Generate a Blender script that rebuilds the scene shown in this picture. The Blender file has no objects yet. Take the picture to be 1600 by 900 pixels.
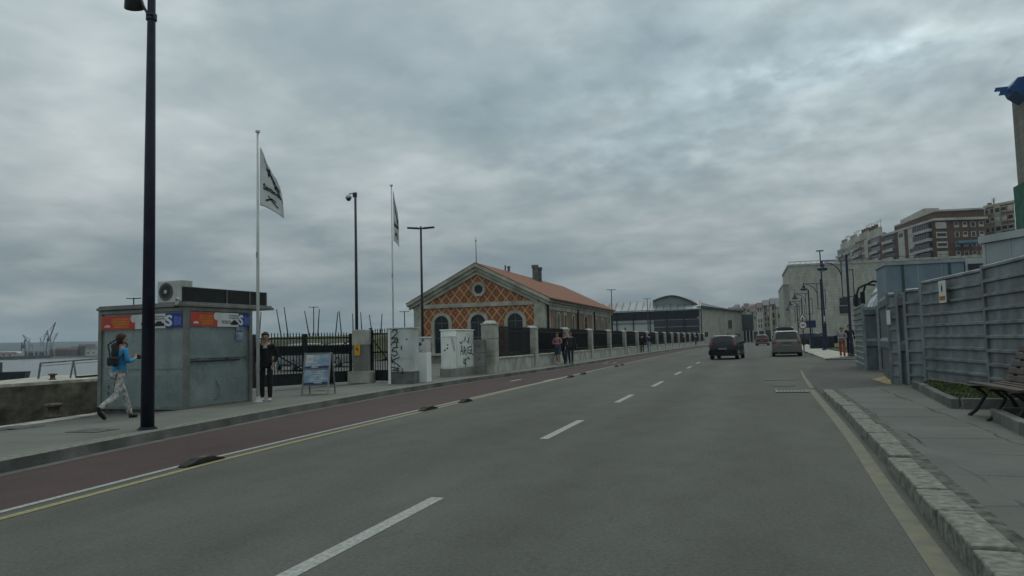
import bpy, bmesh, math, random
from mathutils import Vector, Matrix, noise
random.seed(7)
R = math.radians
sc = bpy.context.scene
col = sc.collection
# ------------------------------------------------------------------ camera
CAM_H = 1.35
YAW, PITCH, ROLL = R(17.2), math.atan(85.5/1180), R(1.43)
Fv = Vector((-math.sin(YAW)*math.cos(PITCH), math.cos(YAW)*math.cos(PITCH), math.sin(PITCH)))
R0 = Vector((math.cos(YAW), math.sin(YAW), 0)); U0 = R0.cross(Fv)
Rv = R0*math.cos(ROLL) - U0*math.sin(ROLL); Uv = R0*math.sin(ROLL) + U0*math.cos(ROLL)
cam = bpy.data.objects.new('camera', bpy.data.cameras.new('camera')); col.objects.link(cam)
cam.matrix_world = Matrix(((Rv.x, Uv.x, -Fv.x, 0), (Rv.y, Uv.y, -Fv.y, 0), (Rv.z, Uv.z, -Fv.z, CAM_H), (0, 0, 0, 1)))
cam.data.sensor_width = 36; cam.data.lens = 1180/1600*36
cam.data.clip_start = 0.05; cam.data.clip_end = 20000
sc.camera = cam
sc.render.resolution_x, sc.render.resolution_y = 1024, 576
# ------------------------------------------------------------------ light, sky, exposure
SUN_AZ, SUN_EL = R(8), R(52)            # sun hidden behind the clouds ahead, azimuth measured from +Y towards +X
sun = bpy.data.objects.new('sun', bpy.data.lights.new('sun', 'SUN')); col.objects.link(sun)
sun.data.energy = 0.75; sun.data.angle = R(35); sun.data.color = (1, .97, .92)
sd = Vector((math.sin(SUN_AZ)*math.cos(SUN_EL), math.cos(SUN_AZ)*math.cos(SUN_EL), math.sin(SUN_EL)))
sun.rotation_euler = sd.to_track_quat('Z', 'Y').to_euler()
sc.view_settings.view_transform = 'Standard'; sc.view_settings.look = 'None'
sc.view_settings.gamma = 1; sc.view_settings.use_curve_mapping = False
sc.view_settings.exposure = 0.0
sc.cycles.volume_bounces = 0
sc.cycles.max_bounces = 8
sc.cycles.transparent_max_bounces = 16

world = bpy.data.worlds.new('World'); sc.world = world; world.use_nodes = True
def build_world():
    nt = world.node_tree; N = nt.nodes; L = nt.links
    for n in list(N): N.remove(n)
    def nd(t, **k):
        n = N.new(t)
        for a, b in k.items(): setattr(n, a, b)
        return n
    def math_(op, a, b=None, clamp=False):
        n = nd('ShaderNodeMath', operation=op, use_clamp=clamp)
        for i, v in enumerate((a, b)):
            if v is None: continue
            if isinstance(v, (int, float)): n.inputs[i].default_value = v
            else: L.new(v, n.inputs[i])
        return n.outputs[0]
    out = nd('ShaderNodeOutputWorld'); bg = nd('ShaderNodeBackground'); L.new(bg.outputs[0], out.inputs[0])
    tc = nd('ShaderNodeTexCoord'); sep = nd('ShaderNodeSeparateXYZ'); L.new(tc.outputs['Generated'], sep.inputs[0])
    x, y, z = sep.outputs
    zc = math_('MAXIMUM', z, 0.0)
    den = math_('ADD', zc, 0.19)
    comb = nd('ShaderNodeCombineXYZ'); L.new(math_('DIVIDE', x, den), comb.inputs[0]); L.new(math_('DIVIDE', y, den), comb.inputs[1])
    def noise_(scale, detail, rough, dist, off=(0, 0, 0), sx=1, sy=1, rz=0):
        mp = nd('ShaderNodeMapping'); L.new(comb.outputs[0], mp.inputs[0]); mp.inputs['Location'].default_value = off
        mp.inputs['Scale'].default_value = (sx, sy, 1); mp.inputs['Rotation'].default_value = (0, 0, rz)
        n = nd('ShaderNodeTexNoise'); n.inputs['Scale'].default_value = scale; n.inputs['Detail'].default_value = detail
        n.inputs['Roughness'].default_value = rough; n.inputs['Distortion'].default_value = dist
        L.new(mp.outputs[0], n.inputs['Vector']); return n.outputs[0]
    n1 = noise_(1.05, 5, .5, .2, (3.1, 1.7, 0), rz=R(15), sx=.78, sy=1.02)
    n2 = noise_(2.9, 6, .55, .25, (7.4, 2.2, 4), rz=R(14), sx=.95, sy=.95)
    n3 = noise_(7.5, 4, .5, .15, (1.4, 9.2, 2), rz=R(14), sx=1.1, sy=.9)
    t = math_('ADD', math_('MULTIPLY', n1, .58), math_('ADD', math_('MULTIPLY', n2, .34), math_('MULTIPLY', n3, .08)))
    ramp = nd('ShaderNodeValToRGB'); L.new(t, ramp.inputs[0])
    e = ramp.color_ramp.elements
    e[0].position = .34; e[0].color = (.222, .289, .325, 1)
    e[1].position = .66; e[1].color = (.575, .63, .645, 1)
    m = e.new(.45); m.color = (.292, .359, .384, 1)
    m = e.new(.54); m.color = (.398, .460, .472, 1)
    # an overcast sky is brighter towards the zenith and dimmer near the horizon
    lum = nd('ShaderNodeMapRange', interpolation_type='SMOOTHSTEP'); L.new(zc, lum.inputs[0])
    lum.inputs[1].default_value = 0.0; lum.inputs[2].default_value = .42; lum.inputs[3].default_value = .74; lum.inputs[4].default_value = 1.22
    lum2 = nd('ShaderNodeMapRange', interpolation_type='SMOOTHSTEP'); L.new(zc, lum2.inputs[0])
    lum2.inputs[1].default_value = .42; lum2.inputs[2].default_value = .95; lum2.inputs[3].default_value = 1.0; lum2.inputs[4].default_value = 1.45
    fac = math_('MULTIPLY', lum.outputs[0], lum2.outputs[0])
    # thin spots where the hidden sun glows through the cloud deck
    def spot(az, el, wa, we, tilt, gain):
        # angular offsets of this direction from the middle of the thin spot
        d = Vector((math.sin(az)*math.cos(el), math.cos(az)*math.cos(el), math.sin(el)))
        rt = Vector((math.cos(az), -math.sin(az), 0)); up = rt.cross(d)
        a = rt*math.cos(tilt) + up*math.sin(tilt); b = up*math.cos(tilt) - rt*math.sin(tilt)
        outs = []
        for v, w in ((a, wa), (b, we)):
            dp = nd('ShaderNodeVectorMath', operation='DOT_PRODUCT'); L.new(tc.outputs['Generated'], dp.inputs[0]); dp.inputs[1].default_value = v
            q = math_('DIVIDE', dp.outputs['Value'], w); outs.append(math_('MULTIPLY', q, q))
        fr = nd('ShaderNodeVectorMath', operation='DOT_PRODUCT'); L.new(tc.outputs['Generated'], fr.inputs[0]); fr.inputs[1].default_value = d
        s = math_('ADD', outs[0], outs[1])
        g = math_('POWER', 2.71828, math_('MULTIPLY', s, -1.0))
        g = math_('MULTIPLY', g, math_('GREATER_THAN', fr.outputs['Value'], 0.0))
        k = nd('ShaderNodeMapRange'); L.new(n3, k.inputs[0]); k.inputs[1].default_value = .38; k.inputs[2].default_value = .66; k.inputs[3].default_value = .35; k.inputs[4].default_value = 1.25
        return math_('MULTIPLY', math_('MULTIPLY', g, k.outputs[0]), gain)
    sp = math_('ADD', spot(R(5.8), R(18.6), .13, .019, R(3), .9), math_('ADD', math_('ADD', spot(R(2), R(17), .34, .11, R(2), .26), spot(R(9), R(25), .40, .14, R(0), .24)), math_('ADD', spot(R(-8), R(14.0), .13, .030, R(3), .18), spot(R(2), R(14.2), .10, .022, R(3), .12))))
    fac = math_('ADD', fac, sp)
    sky = nd('ShaderNodeTexSky', sky_type='NISHITA'); sky.sun_disc = False
    sky.sun_elevation = SUN_EL; sky.sun_rotation = SUN_AZ
    sk = nd('ShaderNodeMix', data_type='RGBA', blend_type='MULTIPLY'); sk.inputs[0].default_value = 1
    L.new(sky.outputs[0], sk.inputs['A']); sk.inputs['B'].default_value = (.06, .06, .06, 1)
    cl = nd('ShaderNodeMix', data_type='RGBA', blend_type='MULTIPLY'); cl.inputs[0].default_value = 1
    L.new(ramp.outputs[0], cl.inputs['A']); L.new(fac, cl.inputs['B'])
    mx = nd('ShaderNodeMix', data_type='RGBA'); mx.inputs[0].default_value = .97
    L.new(sk.outputs['Result'], mx.inputs['A']); L.new(cl.outputs['Result'], mx.inputs['B'])
    L.new(mx.outputs['Result'], bg.inputs[0]); bg.inputs[1].default_value = 1.0
build_world()

def at(px, py, Y):
    """point at northing Y on the sight line through a spot of the photo"""
    d = Fv + Rv*((px-800)/1180) + Uv*((450-py)/1180)
    return Vector((0, 0, CAM_H)) + d*(Y/d.y)

# ------------------------------------------------------------------ materials
MATS = {}
def M(name, c, rough=.75, var=.18, scale=3.0, bump=0.0, bscale=40, metal=0.0, spec=.4, c2=None, detail=6, grime=0.0, emit=None, alpha=None):
    if name in MATS: return MATS[name]
    m = bpy.data.materials.new(name); m.use_nodes = True
    nt = m.node_tree; N = nt.nodes; L = nt.links; b = N['Principled BSDF']
    b.inputs['Roughness'].default_value = rough; b.inputs['Metallic'].default_value = metal
    b.inputs['Specular IOR Level'].default_value = spec
    tc = N.new('ShaderNodeTexCoord')
    n = N.new('ShaderNodeTexNoise'); n.inputs['Scale'].default_value = scale; n.inputs['Detail'].default_value = detail
    L.new(tc.outputs['Object'], n.inputs['Vector'])
    r = N.new('ShaderNodeValToRGB'); L.new(n.outputs[0], r.inputs[0])
    d = c2 if c2 else tuple(max(0, v*(1-var*1.6)) for v in c)
    h = c if c2 else tuple(min(1, v*(1+var)) for v in c)
    r.color_ramp.elements[0].position = .34; r.color_ramp.elements[0].color = (*d, 1)
    r.color_ramp.elements[1].position = .66; r.color_ramp.elements[1].color = (*h, 1)
    last = r.outputs[0]
    if grime:
        n2 = N.new('ShaderNodeTexNoise'); n2.inputs['Scale'].default_value = scale*.35; n2.inputs['Detail'].default_value = 8; n2.inputs['Roughness'].default_value = .7
        mp = N.new('ShaderNodeMapping'); mp.inputs['Scale'].default_value = (3, 3, .5); L.new(tc.outputs['Object'], mp.inputs[0]); L.new(mp.outputs[0], n2.inputs['Vector'])
        rr = N.new('ShaderNodeValToRGB'); rr.color_ramp.elements[0].position = .45; rr.color_ramp.elements[1].position = .7; L.new(n2.outputs[0], rr.inputs[0])
        mx = N.new('ShaderNodeMix'); mx.data_type = 'RGBA'; mx.blend_type = 'MULTIPLY'
        mu = N.new('ShaderNodeMath'); mu.operation = 'MULTIPLY'; mu.inputs[1].default_value = grime; L.new(rr.outputs[0], mu.inputs[0])
        L.new(mu.outputs[0], mx.inputs[0]); L.new(last, mx.inputs['A']); mx.inputs['B'].default_value = (.42, .42, .38, 1); last = mx.outputs['Result']
    L.new(last, b.inputs['Base Color'])
    if bump:
        n3 = N.new('ShaderNodeTexNoise'); n3.inputs['Scale'].default_value = bscale; n3.inputs['Detail'].default_value = 5
        L.new(tc.outputs['Object'], n3.inputs['Vector'])
        bp = N.new('ShaderNodeBump'); bp.inputs['Strength'].default_value = bump; bp.inputs['Distance'].default_value = .02
        L.new(n3.outputs[0], bp.inputs['Height']); L.new(bp.outputs[0], b.inputs['Normal'])
    if emit: b.inputs['Emission Color'].default_value = (*emit, 1); b.inputs['Emission Strength'].default_value = 1
    if alpha is not None: b.inputs['Alpha'].default_value = alpha
    MATS[name] = m; return m

def nodes_of(m): return m.node_tree.nodes, m.node_tree.links, m.node_tree.nodes['Principled BSDF']
def mathn(N, L, op, a, b=None, clamp=False):
    n = N.new('ShaderNodeMath'); n.operation = op; n.use_clamp = clamp
    for i, v in enumerate((a, b)):
        if v is None: continue
        if isinstance(v, (int, float)): n.inputs[i].default_value = v
        else: L.new(v, n.inputs[i])
    return n.outputs[0]

def asphalt(name, base, tracks=True):
    m = bpy.data.materials.new(name); m.use_nodes = True; N, L, b = nodes_of(m)
    tc = N.new('ShaderNodeTexCoord')
    def nz(s, d, ro=.6, sc_=(1, 1, 1)):
        mp = N.new('ShaderNodeMapping'); mp.inputs['Scale'].default_value = sc_; L.new(tc.outputs['Object'], mp.inputs[0])
        n = N.new('ShaderNodeTexNoise'); n.inputs['Scale'].default_value = s; n.inputs['Detail'].default_value = d; n.inputs['Roughness'].default_value = ro
        L.new(mp.outputs[0], n.inputs['Vector']); return n.outputs[0]
    big = nz(.35, 5, .55, (1, .35, 1)); mid = nz(2.2, 6, .65, (1, .5, 1)); fine = nz(28, 4, .8); grain = nz(95, 3, .9)
    v = mathn(N, L, 'ADD', mathn(N, L, 'MULTIPLY', big, .55), mathn(N, L, 'MULTIPLY', mid, .38))
    v = mathn(N, L, 'ADD', v, mathn(N, L, 'MULTIPLY', fine, .85)); v = mathn(N, L, 'ADD', v, mathn(N, L, 'MULTIPLY', grain, .95))
    mr = N.new('ShaderNodeMapRange'); L.new(v, mr.inputs[0]); mr.inputs[1].default_value = .98; mr.inputs[2].default_value = 1.75; mr.inputs[3].default_value = .38; mr.inputs[4].default_value = 1.62
    fac = mr.outputs[0]
    # scattered dark pits and fine cracks
    vo = N.new('ShaderNodeTexVoronoi'); vo.feature = 'DISTANCE_TO_EDGE'; vo.inputs['Scale'].default_value = .42
    wn = N.new('ShaderNodeTexNoise'); wn.inputs['Scale'].default_value = 1.6; wn.inputs['Detail'].default_value = 6; L.new(tc.outputs['Object'], wn.inputs['Vector'])
    ad = N.new('ShaderNodeMix'); ad.data_type = 'RGBA'; ad.inputs[0].default_value = .35; L.new(tc.outputs['Object'], ad.inputs['A']); L.new(wn.outputs['Color'], ad.inputs['B']); L.new(ad.outputs['Result'], vo.inputs['Vector'])
    cr = mathn(N, L, 'LESS_THAN', vo.outputs['Distance'], .0028)
    gate = mathn(N, L, 'GREATER_THAN', nz(.5, 3), .57)
    cr = mathn(N, L, 'MULTIPLY', mathn(N, L, 'MULTIPLY', cr, gate), .12)
    fac = mathn(N, L, 'MULTIPLY', fac, mathn(N, L, 'SUBTRACT', 1.0, cr))
    if tracks:
        sp = N.new('ShaderNodeSeparateXYZ'); L.new(tc.outputs['Object'], sp.inputs[0])
        for cx, w, g in ((-1.75, .38, -.12), (.15, .38, -.12), (-5.5, .35, -.09), (-3.7, .35, -.09), (-.8, .3, .07)):
            q = mathn(N, L, 'DIVIDE', mathn(N, L, 'SUBTRACT', sp.outputs[0], cx), w)
            gss = mathn(N, L, 'POWER', 2.718, mathn(N, L, 'MULTIPLY', mathn(N, L, 'MULTIPLY', q, q), -1.0))
            fac = mathn(N, L, 'MULTIPLY', fac, mathn(N, L, 'ADD', 1.0, mathn(N, L, 'MULTIPLY', gss, g)))
    mx = N.new('ShaderNodeMix'); mx.data_type = 'RGBA'; mx.blend_type = 'MULTIPLY'; mx.inputs[0].default_value = 1
    mx.inputs['A'].default_value = (*base, 1); L.new(fac, mx.inputs['B']); L.new(mx.outputs['Result'], b.inputs['Base Color'])
    b.inputs['Roughness'].default_value = .88; b.inputs['Specular IOR Level'].default_value = .25
    bp = N.new('ShaderNodeBump'); bp.inputs['Strength'].default_value = .35; bp.inputs['Distance'].default_value = .01
    L.new(fine, bp.inputs['Height']); L.new(bp.outputs[0], b.inputs['Normal'])
    MATS[name] = m; return m

def slabs(name, base, sx, sy, mortar=.012, dark=.55, stain=.5, wob=.02):
    """paving: joints on a grid in object x/y, each slab a little different, stains"""
    m = bpy.data.materials.new(name); m.use_nodes = True; N, L, b = nodes_of(m)
    tc = N.new('ShaderNodeTexCoord'); wn = N.new('ShaderNodeTexNoise'); wn.inputs['Scale'].default_value = 1.3; wn.inputs['Detail'].default_value = 5; L.new(tc.outputs['Object'], wn.inputs['Vector'])
    off = N.new('ShaderNodeVectorMath'); off.operation = 'MULTIPLY_ADD'; L.new(wn.outputs['Color'], off.inputs[0]); off.inputs[1].default_value = (wob*2, wob*2, 0); L.new(tc.outputs['Object'], off.inputs[2])
    sp = N.new('ShaderNodeSeparateXYZ'); L.new(off.outputs[0], sp.inputs[0])
    def grid(o, s):
        q = mathn(N, L, 'DIVIDE', o, s); fr = mathn(N, L, 'FRACT', q); d = mathn(N, L, 'MINIMUM', fr, mathn(N, L, 'SUBTRACT', 1.0, fr))
        return mathn(N, L, 'LESS_THAN', mathn(N, L, 'MULTIPLY', d, s), mortar), mathn(N, L, 'FLOOR', q)
    gx, ix = grid(sp.outputs[0], sx); gy, iy = grid(sp.outputs[1], sy)
    j = mathn(N, L, 'MAXIMUM', gx, gy)
    jn = N.new('ShaderNodeTexNoise'); jn.inputs['Scale'].default_value = .9; jn.inputs['Detail'].default_value = 4; L.new(tc.outputs['Object'], jn.inputs['Vector'])
    jm = N.new('ShaderNodeMapRange'); L.new(jn.outputs[0], jm.inputs[0]); jm.inputs[1].default_value = .38; jm.inputs[2].default_value = .62
    j = mathn(N, L, 'MULTIPLY', j, jm.outputs[0])
    cb = N.new('ShaderNodeCombineXYZ'); L.new(ix, cb.inputs[0]); L.new(iy, cb.inputs[1])
    wh = N.new('ShaderNodeTexWhiteNoise'); L.new(cb.outputs[0], wh.inputs[0])
    n1 = N.new('ShaderNodeTexNoise'); n1.inputs['Scale'].default_value = .8; n1.inputs['Detail'].default_value = 8; n1.inputs['Roughness'].default_value = .65; L.new(tc.outputs['Object'], n1.inputs['Vector'])
    n2 = N.new('ShaderNodeTexNoise'); n2.inputs['Scale'].default_value = 70; n2.inputs['Detail'].default_value = 3; L.new(tc.outputs['Object'], n2.inputs['Vector'])
    v = mathn(N, L, 'ADD', mathn(N, L, 'MULTIPLY', wh.outputs[0], .16), mathn(N, L, 'MULTIPLY', n1.outputs[0], stain))
    v = mathn(N, L, 'ADD', v, mathn(N, L, 'MULTIPLY', n2.outputs[0], .5)); v = mathn(N, L, 'ADD', v, 1-.08-stain*.5-.25)
    v = mathn(N, L, 'MULTIPLY', v, mathn(N, L, 'SUBTRACT', 1.0, mathn(N, L, 'MULTIPLY', j, dark)))
    mx = N.new('ShaderNodeMix'); mx.data_type = 'RGBA'; mx.blend_type = 'MULTIPLY'; mx.inputs[0].default_value = 1
    mx.inputs['A'].default_value = (*base, 1); L.new(v, mx.inputs['B']); L.new(mx.outputs['Result'], b.inputs['Base Color'])
    b.inputs['Roughness'].default_value = .85; b.inputs['Specular IOR Level'].default_value = .25
    bp = N.new('ShaderNodeBump'); bp.inputs['Strength'].default_value = .4; bp.inputs['Distance'].default_value = .01
    L.new(mathn(N, L, 'SUBTRACT', n2.outputs[0], mathn(N, L, 'MULTIPLY', j, 1.0)), bp.inputs['Height']); L.new(bp.outputs[0], b.inputs['Normal'])
    MATS[name] = m; return m

def lattice_brick(name):
    """orange brick crossed by diagonal bands of yellow brick"""
    m = bpy.data.materials.new(name); m.use_nodes = True; N, L, b = nodes_of(m)
    tc = N.new('ShaderNodeTexCoord'); sp = N.new('ShaderNodeSeparateXYZ'); L.new(tc.outputs['Object'], sp.inputs[0])
    z = mathn(N, L, 'MULTIPLY', sp.outputs[2], .80)
    stp = .04
    def band(a, w):
        q = mathn(N, L, 'FRACT', mathn(N, L, 'DIVIDE', a, .70)); d = mathn(N, L, 'MINIMUM', q, mathn(N, L, 'SUBTRACT', 1.0, q))
        return mathn(N, L, 'LESS_THAN', d, w)
    xs = mathn(N, L, 'ADD', sp.outputs[0], sp.outputs[1])
    a = band(mathn(N, L, 'ADD', xs, z), .075); c = band(mathn(N, L, 'SUBTRACT', xs, z), .075)
    a2 = band(mathn(N, L, 'ADD', mathn(N, L, 'ADD', xs, z), .35), .055); c2 = band(mathn(N, L, 'ADD', mathn(N, L, 'SUBTRACT', xs, z), .35), .055)
    dots = mathn(N, L, 'MULTIPLY', a2, c2)
    lat = mathn(N, L, 'MAXIMUM', mathn(N, L, 'MAXIMUM', a, c), dots)
    bt = N.new('ShaderNodeTexBrick'); bt.inputs['Scale'].default_value = 1; bt.inputs['Brick Width'].default_value = .24; bt.inputs['Row Height'].default_value = .075; bt.inputs['Mortar Size'].default_value = .008
    cb = N.new('ShaderNodeCombineXYZ'); L.new(xs, cb.inputs[0]); L.new(sp.outputs[2], cb.inputs[1]); L.new(cb.outputs[0], bt.inputs['Vector'])
    bt.inputs['Color1'].default_value = (.30, .098, .036, 1); bt.inputs['Color2'].default_value = (.225, .070, .030, 1); bt.inputs['Mortar'].default_value = (.22, .13, .08, 1)
    nz = N.new('ShaderNodeTexNoise'); nz.inputs['Scale'].default_value = 1.2; nz.inputs['Detail'].default_value = 8; L.new(tc.outputs['Object'], nz.inputs['Vector'])
    mx = N.new('ShaderNodeMix'); mx.data_type = 'RGBA'; L.new(mathn(N, L, 'MULTIPLY', lat, .85), mx.inputs[0]); L.new(bt.outputs[0], mx.inputs['A']); mx.inputs['B'].default_value = (.56, .33, .17, 1)
    m2 = N.new('ShaderNodeMix'); m2.data_type = 'RGBA'; m2.blend_type = 'MULTIPLY'; m2.inputs[0].default_value = .7; L.new(mx.outputs['Result'], m2.inputs['A'])
    rr = N.new('ShaderNodeValToRGB'); rr.color_ramp.elements[0].position = .3; rr.color_ramp.elements[0].color = (.6, .58, .55, 1); rr.color_ramp.elements[1].position = .7; rr.color_ramp.elements[1].color = (1.2, 1.2, 1.2, 1); L.new(nz.outputs[0], rr.inputs[0]); L.new(rr.outputs[0], m2.inputs['B'])
    L.new(m2.outputs['Result'], b.inputs['Base Color']); b.inputs['Roughness'].default_value = .85
    MATS[name] = m; return m

def tile_roof(name, c, run):
    m = bpy.data.materials.new(name); m.use_nodes = True; N, L, b = nodes_of(m)
    tc = N.new('ShaderNodeTexCoord'); sp = N.new('ShaderNodeSeparateXYZ'); L.new(tc.outputs['Object'], sp.inputs[0])
    a = sp.outputs[0 if run == 'x' else 1]; o = sp.outputs[1 if run == 'x' else 0]
    w = mathn(N, L, 'FRACT', mathn(N, L, 'DIVIDE', a, .22)); w = mathn(N, L, 'SINE', mathn(N, L, 'MULTIPLY', w, 3.1416))
    rws = mathn(N, L, 'FRACT', mathn(N, L, 'DIVIDE', o, .36))
    n = N.new('ShaderNodeTexNoise'); n.inputs['Scale'].default_value = 2; n.inputs['Detail'].default_value = 8; L.new(tc.outputs['Object'], n.inputs['Vector'])
    v = mathn(N, L, 'ADD', mathn(N, L, 'MULTIPLY', w, .25), mathn(N, L, 'ADD', mathn(N, L, 'MULTIPLY', n.outputs[0], .9), mathn(N, L, 'MULTIPLY', rws, .15))); v = mathn(N, L, 'ADD', v, .25)
    mx = N.new('ShaderNodeMix'); mx.data_type = 'RGBA'; mx.blend_type = 'MULTIPLY'; mx.inputs[0].default_value = 1; mx.inputs['A'].default_value = (*c, 1); L.new(v, mx.inputs['B'])
    L.new(mx.outputs['Result'], b.inputs['Base Color']); b.inputs['Roughness'].default_value = .8
    bp = N.new('ShaderNodeBump'); bp.inputs['Strength'].default_value = .8; bp.inputs['Distance'].default_value = .04; L.new(mathn(N, L, 'ADD', w, rws), bp.inputs['Height']); L.new(bp.outputs[0], b.inputs['Normal'])
    MATS[name] = m; return m

def coursed(name, c, h, w=1.2, joint=.03, var=.12, jd=.35):
    """large masonry blocks or boards in courses (vertical faces)"""
    m = bpy.data.materials.new(name); m.use_nodes = True; N, L, b = nodes_of(m)
    tc = N.new('ShaderNodeTexCoord'); sp = N.new('ShaderNodeSeparateXYZ'); L.new(tc.outputs['Object'], sp.inputs[0])
    cb = N.new('ShaderNodeCombineXYZ'); L.new(mathn(N, L, 'ADD', sp.outputs[0], sp.outputs[1]), cb.inputs[0]); L.new(sp.outputs[2], cb.inputs[1])
    bt = N.new('ShaderNodeTexBrick'); bt.inputs['Scale'].default_value = 1; bt.inputs['Brick Width'].default_value = w; bt.inputs['Row Height'].default_value = h; bt.inputs['Mortar Size'].default_value = joint
    L.new(cb.outputs[0], bt.inputs['Vector'])
    bt.inputs['Color1'].default_value = (*c, 1); bt.inputs['Color2'].default_value = (*[v*(1-var) for v in c], 1); bt.inputs['Mortar'].default_value = (*[v*(1-jd) for v in c], 1)
    n = N.new('ShaderNodeTexNoise'); n.inputs['Scale'].default_value = .5; n.inputs['Detail'].default_value = 9; n.inputs['Roughness'].default_value = .65
    mp = N.new('ShaderNodeMapping'); mp.inputs['Scale'].default_value = (1.6, 1.6, .7); L.new(tc.outputs['Object'], mp.inputs[0]); L.new(mp.outputs[0], n.inputs['Vector'])
    rr = N.new('ShaderNodeValToRGB'); rr.color_ramp.elements[0].position = .3; rr.color_ramp.elements[0].color = (.62, .62, .6, 1); rr.color_ramp.elements[1].position = .7; rr.color_ramp.elements[1].color = (1.15, 1.15, 1.15, 1); L.new(n.outputs[0], rr.inputs[0])
    mx = N.new('ShaderNodeMix'); mx.data_type = 'RGBA'; mx.blend_type = 'MULTIPLY'; mx.inputs[0].default_value = 1; L.new(bt.outputs[0], mx.inputs['A']); L.new(rr.outputs[0], mx.inputs['B'])
    L.new(mx.outputs['Result'], b.inputs['Base Color']); b.inputs['Roughness'].default_value = .85
    MATS[name] = m; return m

def glassy(name, c, rough=.08, alpha=1.0, spec=.6, var=.1, scale=2):
    m = M(name, c, rough, var, scale, spec=spec); 
    if alpha < 1: m.node_tree.nodes['Principled BSDF'].inputs['Alpha'].default_value = alpha
    return m

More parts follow.
